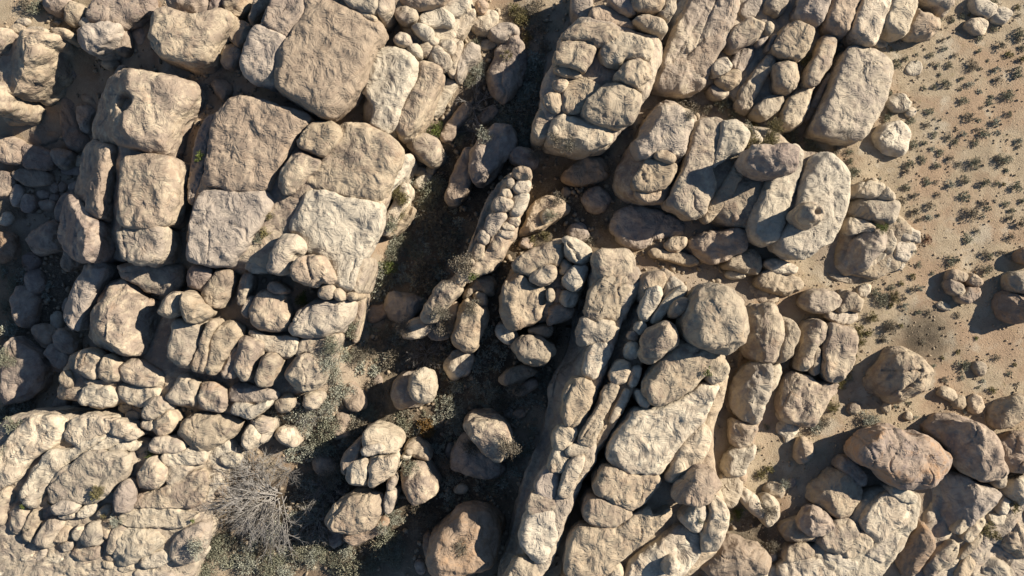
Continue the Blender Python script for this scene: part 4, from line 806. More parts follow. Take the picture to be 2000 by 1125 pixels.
# ------------------------------------------------------------------ ground sheet
def ground():
    def axis(half, step, far):
        core = np.arange(-half, half + step, step)
        out = [half + step]; s = step
        while out[-1] < far:
            s *= 1.35; out.append(out[-1] + s)
        out = np.array(out[1:])
        return np.concatenate([-out[::-1], core, out])
    xs = axis(1230, 6.5, 60000); ys = axis(750, 6.5, 60000)
    X, Y = np.meshgrid(xs, ys)
    Z = terrain(X, Y)
    far = np.clip((np.maximum(np.abs(X) / 1230, np.abs(Y) / 750) - 1) * 2, 0, 1)
    Z = Z * (1 - far)
    V = np.stack([X, Y, Z], -1).reshape(-1, 3) * S
    h, w = X.shape
    i = np.arange(h - 1)[:, None] * w + np.arange(w - 1)[None]
    Q = np.stack([i, i + 1, i + w + 1, i + w], -1).reshape(-1, 4)
    me = mesh_from('ground', V, Q)
    o = link(bpy.data.objects.new('ground', me)); o['kind'] = 'structure'
    m, nt, b = new_mat('sandy_ground')
    pos = N(nt, 'ShaderNodeNewGeometry').outputs['Position']
    big = noise(nt, pos, 0.16, 5, 0.6, 0.4); med = noise(nt, pos, 0.9, 7, 0.7, 0.3); fine = noise(nt, pos, 7.0, 6, 0.75); gr = noise(nt, pos, 30, 3, 0.7)
    c = mixc(nt, ramp(nt, med, 0.38, 0.62), (0.45, 0.36, 0.245), (0.36, 0.28, 0.185))
    c = mixc(nt, math_n(nt, 'MULTIPLY', ramp(nt, big, 0.48, 0.60), 0.75), c, (0.37, 0.25, 0.16))
    c = mixc(nt, math_n(nt, 'MULTIPLY', ramp(nt, noise(nt, pos, 0.33, 5, 0.6), 0.56, 0.66), 0.7), c, (0.50, 0.43, 0.32))
    c = mixc(nt, math_n(nt, 'MULTIPLY', ramp(nt, fine, 0.60, 0.70), 0.55), c, (0.20, 0.145, 0.09))
    c = mixc(nt, math_n(nt, 'MULTIPLY', ramp(nt, noise(nt, pos, 2.2, 6, 0.7), 0.58, 0.68), 0.45), c, (0.27, 0.23, 0.11))
    vor = N(nt, 'ShaderNodeTexVoronoi'); vor.inputs['Scale'].default_value = 6.5; nt.links.new(pos, vor.inputs['Vector'])
    peb = ramp(nt, vor.outputs['Distance'], 0.10, 0.26, 1.0, 0.0)
    sel = ramp(nt, noise(nt, pos, 0.8, 3, 0.6), 0.5, 0.6)
    pf = math_n(nt, 'MULTIPLY', peb, sel)
    c = mixc(nt, math_n(nt, 'MULTIPLY', pf, 0.5), c, (0.44, 0.35, 0.26))
    # fallen leaves of the gully, plus its deep shade put into the ground colour
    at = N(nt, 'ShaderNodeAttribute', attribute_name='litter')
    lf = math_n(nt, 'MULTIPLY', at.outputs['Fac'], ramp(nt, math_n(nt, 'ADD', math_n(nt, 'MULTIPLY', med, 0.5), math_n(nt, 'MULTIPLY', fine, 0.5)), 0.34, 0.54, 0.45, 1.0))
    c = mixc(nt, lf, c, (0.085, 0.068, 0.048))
    bk = N(nt, 'ShaderNodeAttribute', attribute_name='bedrock')
    rc = mixc(nt, ramp(nt, med, 0.36, 0.64), (0.40, 0.32, 0.23), (0.29, 0.225, 0.165))
    c = mixc(nt, bk.outputs['Fac'], c, rc)
    gg = ramp(nt, gr, 0.3, 0.7, 0.82, 1.16)
    comb = N(nt, 'ShaderNodeCombineXYZ')
    for k in range(3): nt.links.new(gg, comb.inputs[k])
    c = mixc(nt, 1.0, c, comb.outputs[0], 'MULTIPLY')
    nt.links.new(c, b.inputs['Base Color'])
    bump = N(nt, 'ShaderNodeBump'); bump.inputs['Strength'].default_value = 0.9; bump.inputs['Distance'].default_value = 0.12
    hs = math_n(nt, 'ADD', math_n(nt, 'ADD', fine, math_n(nt, 'MULTIPLY', med, 0.6)), math_n(nt, 'MULTIPLY', pf, 0.5))
    nt.links.new(hs, bump.inputs['Height']); nt.links.new(bump.outputs[0], b.inputs['Normal'])
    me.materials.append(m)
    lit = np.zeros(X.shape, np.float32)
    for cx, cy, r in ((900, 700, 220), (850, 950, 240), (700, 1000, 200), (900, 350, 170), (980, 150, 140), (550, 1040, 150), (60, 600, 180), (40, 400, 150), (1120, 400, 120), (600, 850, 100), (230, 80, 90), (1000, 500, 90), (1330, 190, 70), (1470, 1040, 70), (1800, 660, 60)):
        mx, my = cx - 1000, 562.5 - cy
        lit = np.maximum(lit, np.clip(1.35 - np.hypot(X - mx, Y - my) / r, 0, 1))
    bed = np.zeros(X.shape, np.float32)
    for cx, cy, r in ((450, 350, 330), (250, 250, 200), (600, 120, 300), (500, 650, 260), (300, 700, 230), (200, 980, 300), (850, 90, 110), (60, 350, 150), (1180, 150, 190), (1400, 130, 170), (1400, 350, 190), (1300, 700, 220), (1200, 950, 230), (1450, 750, 90), (1400, 500, 130), (1660, 480, 80), (1700, 1010, 170), (1900, 1030, 130)):
        mx, my = cx - 1000, 562.5 - cy
        bed = np.maximum(bed, np.clip((1.0 - np.hypot(X - mx, Y - my) / r) * 4, 0, 1))
    bed *= (vnoise(X / 40, Y / 40, 0 * X) > -0.35)
    a = me.attributes.new('bedrock', 'FLOAT', 'POINT'); a.data.foreach_set('value', bed.ravel().astype(np.float32))
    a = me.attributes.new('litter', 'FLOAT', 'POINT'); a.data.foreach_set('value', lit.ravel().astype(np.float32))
    return o
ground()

# ------------------------------------------------------------------ rocks
KIND = {'B': 'boulder', 'C': 'stone', 'K': 'rock_block', 'S': 'rock_slab', 'F': 'rock_fin', 'L': 'rock_ledge', 'W': 'rock_wall', 'M': 'bedrock'}
CAT = {'B': 'boulder', 'C': 'stone', 'K': 'rock block', 'S': 'rock slab', 'F': 'rock fin', 'L': 'rock ledge', 'W': 'rock wall', 'M': ''}
GROUP = {'B': 'granite boulders', 'C': 'small granite stones', 'K': 'jointed granite blocks', 'S': 'granite slabs', 'F': 'granite fins', 'L': 'granite ledges', 'W': 'granite walls', 'M': ''}
COLW = {'t': 'tan', 'g': 'grey-brown', 'p': 'pale', 'r': 'rusty brown', 'o': 'orange-brown'}

def chaikin(p, n):
    for _ in range(n):
        q = np.roll(p, -1, 0)
        a = 0.78 * p + 0.22 * q; b = 0.22 * p + 0.78 * q
        p = np.stack([a, b], 1).reshape(-1, 2)
    return p
def resample(p, step, nmin=24):
    q = np.vstack([p, p[:1]])
    d = np.r_[0, np.cumsum(np.hypot(*np.diff(q, axis=0).T))]
    n = max(nmin, int(d[-1] / step))
    s = np.linspace(0, d[-1], n, endpoint=False)
    return np.stack([np.interp(s, d, q[:, 0]), np.interp(s, d, q[:, 1])], 1)

ROCKS = []
def parse():
    for ln in DATA.strip().split('\n'):
        spec, pts, kind, label = ln.split(';')
        f = spec.split()
        t = f[0]; sc = tile_scale(t); ox, oy = TILE[t]
        P = np.array([[float(v) for v in q.split(',')] for q in pts.split()])
        P = P / sc + np.array([ox, oy])
        r = dict(t=t, zt=None if f[1] == 'a' else float(f[1]), h=float(f[2]), a=float(f[3]), col=f[4], P=P, kind=kind, label=label.strip(),
                 ox=0.0, oy=0.0, ts=0.6, sl=0.86, ball=False, s=False, hole=None, k=[])
        for o in f[5:]:
            if o == 'ball': r['ball'] = True
            elif o == 's': r['s'] = True
            else:
                key, val = o.split('=')
                if key in ('ox', 'oy', 'ts', 'sl'): r[key] = float(val)
                else:
                    v = [float(q) for q in val.split(',')]
                    if key == 'hole': r['hole'] = (v[0] / sc + ox, v[1] / sc + oy, v[2], v[3])
                    else: r['k'].append((v[0] / sc + ox, v[1] / sc + oy, v[2] / sc + ox, v[3] / sc + oy))
        ROCKS.append(r)
parse()

def build_rock(r):
    P = r['P']
    guess = r['zt'] - r['h'] if r['zt'] is not None else 0.0
    if r['zt'] is None:
        c = P.mean(0); x, y = to_map(c[0], c[1], 0); guess = height_at(x, y)
    k = (HC - guess) / HC
    W = np.stack([(P[:, 0] - 1000) * k, (562.5 - P[:, 1]) * k], 1)
    sl, ins = window(W)
    sup = HM[sl][ins]
    if len(sup) == 0:
        c = W.mean(0); sup = np.array([height_at(c[0], c[1])])
    c0 = W.mean(0)
    D = W - c0
    ev, evec = np.linalg.eigh(D.T @ D)
    ax = evec[:, 1]; ay = np.array([-ax[1], ax[0]])
    U = D @ ax; Vv = D @ ay
    major = U.max() - U.min(); minor = Vv.max() - Vv.min()
    if r['zt'] is None:
        base = float(np.median(sup))
        r['zt'] = base + 0.5 * minor
        r['h'] = min(r['h'], 0.42 * minor) if r['h'] > 6 else r['h']
    zt, h = r['zt'], r['h']
    zb = zt - h
    smin = float(np.percentile(sup, 12)); smed = float(np.median(sup))
    # outline
    STEP = 7.0 if r['kind'] == 'M' else 4.0 if r['kind'] in 'WL' and minor > 60 else 2.2 if minor < 45 else 2.6 if minor < 110 else 2.9
    O = resample(chaikin(W, 1 if r['kind'] in 'KSWM' else 2), STEP)
    if ((O * np.roll(O, -1, 0)[:, ::-1]) @ np.array([1, -1])).sum() < 0: O = O[::-1]
    tg = np.roll(O, -2, 0) - np.roll(O, 2, 0)
    nm = np.stack([tg[:, 1], -tg[:, 0]], 1); nm /= np.maximum(np.linalg.norm(nm, axis=1, keepdims=True), 1e-6)
    O = O + nm * (0.0 if r['kind'] in 'WM' else 1.2 if r['ball'] else 4.2 if r['kind'] in 'KS' else 3.0)
    Du = (O - c0) @ ax; Dv = (O - c0) @ ay
    half = max(0.0, (major - minor) / 2 * 0.96)
    um = (U.max() + U.min()) / 2
    us = np.linspace(Du.min(), Du.max(), 25)[1:-1]
    mids = []
    n = len(O)
    u2 = np.roll(Du, -1); v2 = np.roll(Dv, -1)
    for u in us:
        cr = (Du > u) != (u2 > u)
        tt = (u - Du[cr]) / (u2[cr] - Du[cr]); vv = Dv[cr] + tt * (v2[cr] - Dv[cr])
        mids.append((vv.min() + vv.max()) / 2 if len(vv) else 0.0)
    mids = np.convolve(np.pad(mids, 2, 'edge'), np.ones(5) / 5, 'valid')
    cu = np.clip(Du, um - half, um + half)
    cv = np.interp(cu, us, mids)
    C = c0 + cu[:, None] * ax + cv[:, None] * ay + np.array([0.0, -r['oy']]) * k
    R = max(4.0, minor / 2)
    # profile rings
    th = np.linspace(0, np.pi / 2, 400)
    a = r['a'] * (0.55 if r['a'] <= 0.5 else 0.76)
    flat = r['a'] <= 0.5 and r['kind'] in 'KSL'
    pt = np.cos(th) ** (a); pz = np.sin(th) ** (a * 0.9 + 0.1)
    pt[-1] = 0; pz[-1] = 1
    L = np.r_[0, np.cumsum(np.hypot(np.diff(pt) * R, np.diff(pz) * h))]
    st = STEP
    nr = int(min(60, max(7, L[-1] / st)))
    Ls = np.linspace(0, L[-1], nr)
    t_up = np.interp(Ls, L, pt); z_up = zb + h * np.interp(Ls, L, pz)
    # below the outline
    if r['ball']:
        bot = min(zb - 4, smed - 3)
        depth = zb - bot
        nb = int(min(26, max(5, (depth + R * 0.5) / 3)))
        q = np.linspace(0, 1, nb + 1)[1:] * (np.pi / 2) * 0.93
        t_dn = np.cos(q) ** 0.75; z_dn = zb - depth * np.sin(q) ** 1.0
    else:
        bot = min(smin, zb) - 7
        depth = zb - bot
        nb = int(min(24, max(3, depth / 6)))
        q = np.linspace(0, 1, nb + 1)[1:]
        t_dn = 1 - 0.05 * q ** 1.5 * min(1.0, depth / R); z_dn = zb - depth * q
    T = np.r_[t_dn[::-1], t_up]; Zr = np.r_[z_dn[::-1], z_up]
    X = C[None] + (O - C)[None] * T[:, None, None]
    # taper core shift only above the outline
    if r['oy']:
        dn = len(t_dn)
        C0 = C - np.array([0.0, -r['oy']]) * k
        X[:dn] = C0[None] + (O - C0)[None] * T[:dn, None, None]
    Z = np.broadcast_to(Zr[:, None], X.shape[:2]).copy()
    G = np.concatenate([X, Z[..., None]], -1)
    rr = np.random.RandomState(int(abs(c0[0]) * 13 + abs(c0[1]) * 7) % 100003)
    G[..., 2] += (h * 0.10 * rr.uniform(-1, 1) * (G[..., 0] - c0[0]) + h * 0.10 * rr.uniform(-1, 1) * (G[..., 1] - c0[1])) / R * (G[..., 2] > zb) * (G[..., 2] - zb) / h
    tilt = r['sl'] * min(1.0, abs(r['ox']) / 10.0)
    if r['ox']:
        xa, xb = O[:, 0].min(), O[:, 0].max()
        rel = np.clip(xa + r['ts'] * (xb - xa) - G[..., 0], 0, None) if r['ox'] > 0 else np.clip(G[..., 0] - xa - (1 - r['ts']) * (xb - xa), 0, None)
        if major > 2.2 * minor:
            e = ay if ay[0] > 0 else -ay
            rel = np.clip((r['ts'] - 0.5) * minor * 0.8 - (G[..., :2] - C[None]) @ e, 0, None)
        G[..., 2] -= np.clip((G[..., 2] - zb) / h, 0, 1) * np.minimum(tilt * rel, 0.9 * h)
    q0 = np.array([c0[0], c0[1], zb])
    for _ in range(9 if minor > 26 else 6):
        an = rr.uniform(0, 2 * np.pi); el = rr.uniform(0.55, 1.15) if flat else rr.uniform(0.3, 1.1)
        nn = np.array([np.cos(an) * np.cos(el), np.sin(an) * np.cos(el), np.sin(el)])
        pr = (G - q0) @ nn
        lim = pr.max() - (rr.uniform(0.03, 0.09) if flat else rr.uniform(0.04, 0.15)) * min(R, h * 1.3)
        over = np.clip(pr - lim, 0, None)
        G = G - over[..., None] * nn * 0.92
    r['grid'] = G
    r['minor'] = minor; r['major'] = major; r['c0'] = c0; r['zb'] = zb; r['bot'] = bot; r['k_'] = k
    # record the height
    sl, ins = window(O)
    if ins.any():
        sub = HM[sl]; x = GX[sl]; y = GY[sl]
        dd = np.full(x.shape, 1e9)
        for q in O[::max(1, len(O) // 60)]:
            dd = np.minimum(dd, np.hypot(x - q[0], y - q[1]))
        tt = np.clip(1 - dd / R, 0, 1)
        zz = np.interp(1 - tt, pt[::-1], zb + h * pz[::-1])
        sub[ins] = np.maximum(sub[ins], zz[ins])
        COVER[sl] |= ins
for r in ROCKS:
    build_rock(r)

def displace_all():
    V = np.concatenate([r['grid'].reshape(-1, 3) for r in ROCKS]).astype(np.float32)
    cnt = [r['grid'].shape[0] * r['grid'].shape[1] for r in ROCKS]
    rep = lambda vals: np.repeat(np.array(vals, np.float32), cnt)
    W = rep([min(r['minor'], 110) for r in ROCKS])
    sd = rep([(i * 7.31) % 91 for i in range(len(ROCKS))])
    NRM = []
    for r in ROCKS:
        G = r['grid']
        du = np.roll(G, -1, 1) - np.roll(G, 1, 1)
        dv = np.gradient(G, axis=0)
        n = np.cross(du, dv)
        l = np.linalg.norm(n, axis=-1, keepdims=True)
        n = n / np.maximum(l, 1e-6)
        n[-1] = (0, 0, 1)
        NRM.append(n.reshape(-1, 3))
    NRM = np.concatenate(NRM).astype(np.float32)
    x, y, z = V.T
    wl = np.maximum(W * 0.55, 9)
    amp = np.clip(W / 60, 0.25, 1.0)
    fl = rep([0.45 if (r['a'] <= 0.5 and r['kind'] in 'KSL') else 1.0 for r in ROCKS])
    d = 0.055 * fl * W * vnoise(x / wl + sd, y / wl, z / wl)
    d += 0.028 * fl * W * vnoise(x / (wl * .42) + 9, y / (wl * .42) + sd, z / (wl * .42))
    f1 = vnoise(x / 19 + 5, y / 19, z / 19 + sd)
    d += 1.5 * amp * f1
    d += 0.85 * amp * vnoise(x / 8.5, y / 8.5 + 3, z / 8.5)
    d += 0.4 * np.clip(1.6 - W / 60, 0.35, 1) * vnoise(x / 5.2, y / 5.2, z / 5.2)
    # exfoliation flakes: terraces with sharp rims
    f = (vnoise(x / 38 + sd, y / 38, z / 60) + 0.5 * f1 + 0.22 * vnoise(x / 7, y / 7, z / 7)) * 2.6
    fr = f - np.floor(f)
    fr2 = np.clip((fr - 0.62) / 0.38, 0, 1)
    ter = np.floor(f) + fr2 * fr2 * (3 - 2 * fr2)
    big = np.clip((W - 22) / 40, 0, 1)
    d += ter * 1.3 * big - 0.7 * f * big
    # sparse joints
    c = np.abs(vnoise(x / 52 + 31, y / 52 + sd * 0.1, z / 80) + 0.10 * f1)
    mk = np.clip(vnoise(x / 110 + 7, y / 110, z / 110 + sd) * 3, 0, 1)
    d -= 3.4 * np.exp(-(c / 0.022) ** 2) * mk * big
    # pock-marks
    pk = vnoise(x / 11 + 70, y / 11 + sd, z / 11)
    d -= 1.6 * np.clip((pk - 0.62) * 5, 0, 1) * amp
    # layered rocks: grooves along the outcrop's grain
    strat = rep([1.0 if r['s'] else 0.0 for r in ROCKS])
    m = strat > 0
    ang = rep([0.58 if r['t'] in ('A4', 'B4', 'A3', 'A1') else (1.0 if r['t'] in ('S',) and r['P'][:, 0].mean() > 1700 else 1.13) for r in ROCKS])[m]
    u = x[m] * np.cos(ang) + y[m] * np.sin(ang); v = -x[m] * np.sin(ang) + y[m] * np.cos(ang)
    v = v + 5 * vnoise(u / 60, v / 60, z[m] / 60)
    n1 = vnoise(v / 11, u / 130, z[m] / 30); n2 = vnoise(v / 5 + 9, u / 70, z[m] / 18)
    d[m] += 1.0 * n1 + 0.7 * n2 - 3.2 * np.exp(-(vnoise(v / 22 + 40, u / 220, z[m] / 40) / 0.05) ** 2)
    V = V + NRM * d[:, None]
    i = 0
    for r, n in zip(ROCKS, cnt):
        g = V[i:i + n].reshape(r['grid'].shape); i += n
        k = r['k_']
        nseg = g.shape[1]; ar = np.arange(nseg)
        for row in range(g.shape[0]):
            q = np.vstack([g[row], g[row][:1]])
            m = int(2.4 / max(np.linalg.norm(np.diff(q, axis=0), axis=1).sum() / nseg, 0.02))
            if m >= 2:
                ix = np.arange(0, nseg, min(m, nseg // 6))
                pts_ = g[row][ix]
                for a3 in range(3):
                    g[row][:, a3] = np.interp(ar, np.r_[ix, nseg], np.r_[pts_[:, a3], pts_[0, a3]])
        if r['hole']:
            hx, hy, hr, hd = r['hole']
            mx, my = (hx - 1000) * k, (562.5 - hy) * k
            q = np.hypot(g[..., 0] - mx, g[..., 1] - my) + 1.2 * vnoise(g[..., 0] / 6, g[..., 1] / 6, g[..., 2] * 0)
            up = g[..., 2] > r['zb']
            g[..., 2] -= up * hd * (1 / (1 + np.exp((q - hr * 0.85) / 1.3)))
            g[..., 2] -= up * 2.5 * np.exp(-((q - hr) / (hr * 0.6)) ** 2)
        for x1, y1, x2, y2 in r['k']:
            A = np.array([(x1 - 1000) * k, (562.5 - y1) * k]); B = np.array([(x2 - 1000) * k, (562.5 - y2) * k])
            e = B - A; p = g[..., :2] - A
            t = np.clip((p @ e) / (e @ e), 0, 1)
            q = np.hypot(*(np.moveaxis(p - t[..., None] * e, -1, 0))) + 1.0 * vnoise(g[..., 0] / 7, g[..., 1] / 7, 0 * g[..., 0])
            g[..., 2] -= (g[..., 2] > r['zb'] - 5) * 6.0 * np.exp(-(q / 2.2) ** 2)
        r['grid'] = g
displace_all()

def rock_objects():
    for r in ROCKS:
        g = r['grid']; nr, n = g.shape[:2]
        org = np.array([r['c0'][0], r['c0'][1], max(r['bot'], r['zb'] - 60)])
        V = (g.reshape(-1, 3) - org) * S
        i = np.arange(nr - 1)[:, None] * n; j = np.arange(n)[None]; j2 = (j + 1) % n
        Q = np.stack([i + j, i + j2, i + n + j2, i + n + j], -1).reshape(-1, 4)
        cap = np.arange(n) + (nr - 1) * n
        cen = len(V)
        V = np.vstack([V, V[cap].mean(0), V[:n].mean(0)])
        jj = np.arange(n); j3 = (jj + 1) % n
        Tt = np.stack([j3, jj, np.full(n, cen + 1)], 1)
        nm = KIND[r['kind']]
        me = mesh_from(nm, V, Q, Tt)
        me.materials.append(MATS[r['col']])
        o = link(bpy.data.objects.new(nm, me))
        o.location = org * S
        if r['kind'] == 'M':
            o['kind'] = 'structure'
        else:
            o['category'] = CAT[r['kind']]
            o['kind'] = 'thing'
            o['group'] = GROUP[r['kind']]
        r['obj'] = o
rock_objects()

# ------------------------------------------------------------------ labels for the rocks
def nwords(s): return len(s.split())
USED = set()
ORD = ['nearest', 'second-nearest', 'third-nearest', 'fourth-nearest', 'fifth-nearest', 'sixth-nearest', 'seventh-nearest', 'eighth-nearest', 'ninth-nearest', 'tenth-nearest',
       'eleventh-nearest', 'twelfth-nearest', 'thirteenth-nearest', 'fourteenth-nearest', 'fifteenth-nearest', 'sixteenth-nearest', 'seventeenth-nearest', 'eighteenth-nearest', 'nineteenth-nearest', 'twentieth-nearest']
def side_of(p, a):
    dx, dy = p[0] - a[0], p[1] - a[1]
    return ('right of' if dx > 0 else 'left of') if abs(dx) > abs(dy) else ('above' if dy > 0 else 'below')
def count_labels(todo, cand, anchors):
    """label each thing by its rank among its like on one side of a labelled rock"""
    P = np.array([c[0] for c in cand], float); D = np.array([c[1] for c in cand])
    out = []
    for p, desc, key in todo:
        best = None
        near = sorted(anchors, key=lambda a: np.hypot(p[0] - a[0][0], p[1] - a[0][1]))[:45]
        for a, lab in near:
            da = np.hypot(p[0] - a[0], p[1] - a[1]); sd = side_of(p, a)
            dd = np.hypot(P[:, 0] - a[0], P[:, 1] - a[1])
            rank = sum(1 for i in np.nonzero((D == desc) & (dd < da - 1e-6) & (dd > 1e-6))[0] if side_of(P[i], a) == sd)
            cost = rank * 45 + da
            text = f"{ORD[min(rank, 19)]} {desc} {sd} the {lab}"
            if rank <= 19 and text not in USED and nwords(text) <= 16 and (best is None or cost < best[0]):
                best = (cost, text)
        USED.add(best[1]); out.append((key, best[1]))
    return out
def label_rocks():
    named = [r for r in ROCKS if r['label']]
    for r in named:
        assert r['label'] not in USED, r['label']
        USED.add(r['label']); r['obj']['label'] = r['label']
    NOUN = {'B': 'boulder', 'C': 'stone', 'K': 'block', 'S': 'slab', 'F': 'rib', 'L': 'ledge', 'W': 'wall', 'M': 'bedrock'}
    cand = [(r['c0'], f"{COLW[r['col']]} {NOUN[r['kind']]}", r) for r in ROCKS if r['kind'] != 'M']
    anchors = [(r['c0'], r['label']) for r in named if nwords(r['label']) <= 9]
    todo = [c for c in cand if not c[2]['label']]
    for r_, lab in count_labels(todo, cand, anchors):
        r_['obj']['label'] = lab
label_rocks()

# ------------------------------------------------------------------ plants
def leaf_mat(name, c1, c2, c3):
    m, nt, b = new_mat(name)
    geo = N(nt, 'ShaderNodeNewGeometry')
    oi = N(nt, 'ShaderNodeObjectInfo')
    n = noise(nt, geo.outputs['Position'], 7.0, 2, 0.6)
    c = mixc(nt, ramp(nt, n, 0.35, 0.65), c1, c2)
    c = mixc(nt, ramp(nt, oi.outputs['Random'], 0.45, 1.0, 0.0, 0.7), c, c3)
    nt.links.new(c, b.inputs['Base Color'])
    b.inputs['Roughness'].default_value = 0.8
    return m
PM = {
    'g': leaf_mat('sage_leaves', (0.20, 0.20, 0.135), (0.275, 0.27, 0.195), (0.225, 0.21, 0.145)),
    'd': leaf_mat('dry_brown_twigs', (0.19, 0.16, 0.115), (0.25, 0.215, 0.16), (0.19, 0.175, 0.13)),
    'o': leaf_mat('olive_leaves', (0.165, 0.145, 0.060), (0.23, 0.195, 0.085), (0.19, 0.155, 0.08)),
    'l': leaf_mat('silver_leaves', (0.30, 0.30, 0.23), (0.40, 0.395, 0.31), (0.33, 0.32, 0.245)),
    'b': leaf_mat('fresh_green_leaves', (0.105, 0.135, 0.035), (0.16, 0.185, 0.05), (0.13, 0.155, 0.05)),
    'r': leaf_mat('red_dry_leaves', (0.19, 0.095, 0.055), (0.25, 0.13, 0.075), (0.17, 0.10, 0.07)),
    'y': leaf_mat('orange_dry_leaves', (0.23, 0.135, 0.045), (0.31, 0.19, 0.07), (0.25, 0.15, 0.06)),
    'w': leaf_mat('dead_grey_wood', (0.28, 0.255, 0.225), (0.37, 0.34, 0.305), (0.31, 0.285, 0.25)),
    's': leaf_mat('brown_stem', (0.16, 0.125, 0.09), (0.21, 0.17, 0.12), (0.14, 0.11, 0.08)),
}
def leaf_cloud(seed, n, size, spread=1.0, upright=0.3):
    """unit-radius clump of small leaf faces grouped on twig ends"""
    rr = np.random.RandomState(seed)
    ncl = max(7, int(n / 11))
    a = rr.uniform(0, 2 * np.pi, ncl); q = np.sqrt(rr.uniform(0, 1, ncl)) * spread * (0.78 + 0.22 * np.sin(a * 3 + seed) + 0.12 * np.sin(a * 7 + 2 * seed))
    hz = np.sqrt(np.clip(1.02 - q ** 2, 0.02, 1)) * rr.uniform(0.45, 1.0, ncl) * 0.85
    cx, cy = q * np.cos(a), q * np.sin(a)
    k = rr.randint(0, ncl, n)
    P = np.stack([cx[k], cy[k], hz[k]], 1) + rr.normal(0, 0.105, (n, 3))
    pull = rr.uniform(0, 1, n) < 0.28
    P[pull] *= rr.uniform(0.15, 0.95, (n, 1))[pull]
    P[:, 2] = np.maximum(P[:, 2], 0.03)
    d = rr.normal(0, 1, (n, 3)); d[:, 2] = np.abs(d[:, 2]) * upright + 0.1; d += P * 0.9
    d /= np.linalg.norm(d, axis=1, keepdims=True)
    sdv = np.cross(d, rr.normal(0, 1, (n, 3))); sdv /= np.maximum(np.linalg.norm(sdv, axis=1, keepdims=True), 1e-6)
    L = size * rr.uniform(0.7, 1.5, (n, 1)); Wd = size * 0.36
    V = np.stack([P - sdv * Wd * 0.4, P + d * L * 0.55 - sdv * Wd, P + d * L, P + d * L * 0.5 + sdv * Wd], 1).reshape(-1, 3)
    Q = np.arange(n * 4).reshape(-1, 4)
    return V, Q
def prism(p0, p1, r0, r1):
    p0 = np.asarray(p0, float); p1 = np.asarray(p1, float)
    d = p1 - p0; d = d / max(np.linalg.norm(d), 1e-9)
    u = np.cross(d, (0.3, 0.2, 0.93)); u /= max(np.linalg.norm(u), 1e-9); v = np.cross(d, u)
    an = np.array([0, 2.094, 4.189])
    ring = np.cos(an)[:, None] * u + np.sin(an)[:, None] * v
    return np.vstack([p0 + ring * r0, p1 + ring * r1])
PRQ = np.array([[0, 1, 4, 3], [1, 2, 5, 4], [2, 0, 3, 5]])
def branch(rr, p, d, length, rad, depth, out, droop=0.0):
    nseg = 3
    for i in range(nseg):
        d = d + rr.normal(0, 0.13, 3); d[2] -= droop; d /= np.linalg.norm(d)
        q = p + d * length / nseg
        if q[2] < 0.02: q[2] = 0.02
        out.append(prism(p, q, rad * (1 - i * 0.22), rad * (1 - (i + 1) * 0.22)))
        p = q
        if depth > 0:
            for _ in range(2 if i < nseg - 1 else 3):
                e = d + rr.normal(0, 0.42, 3); e /= np.linalg.norm(e)
                branch(rr, p, e, length * rr.uniform(0.4, 0.62), rad * 0.55, depth - 1, out, droop)
def prisms_mesh(name, lst):
    V = np.vstack(lst)
    Q = (PRQ[None] + (np.arange(len(lst)) * 6)[:, None, None]).reshape(-1, 4)
    return mesh_from(name, V, Q, None, smooth=False)

PROTO = {}
def cloud_mesh(col, size_class, variant):
    key = (col, size_class, variant)
    if key not in PROTO:
        n, sz = {0: (150, 0.30), 1: (330, 0.20), 2: (800, 0.12), 3: (1700, 0.085)}[size_class]
        sparse = {'d': 0.8, 'l': 0.9}.get(col, 1.0)
        V, Q = leaf_cloud(hash((col, size_class)) % 1000 * 0 + variant * 37 + size_class * 5 + ord(col), int(n * sparse), sz, 1.0, 0.6 if col in 'ly' else 0.35)
        me = mesh_from('shrub_foliage', V, Q, None, smooth=False)
        me.materials.append(PM[col]); PROTO[key] = me
    return PROTO[key]
def stem_mesh(variant):
    key = ('stem', variant)
    if key not in PROTO:
        rr = np.random.RandomState(variant + 400); out = []
        for i in range(9):
            a = rr.uniform(0, 6.28); e = rr.uniform(0.5, 1.2)
            d = np.array([math.cos(a) * math.cos(e), math.sin(a) * math.cos(e), math.sin(e)])
            branch(rr, np.array([0, 0, 0.0]), d, 0.85, 0.028, 1, out)
        me = prisms_mesh('shrub_stem', out); me.materials.append(PM['s']); PROTO[key] = me
    return PROTO[key]

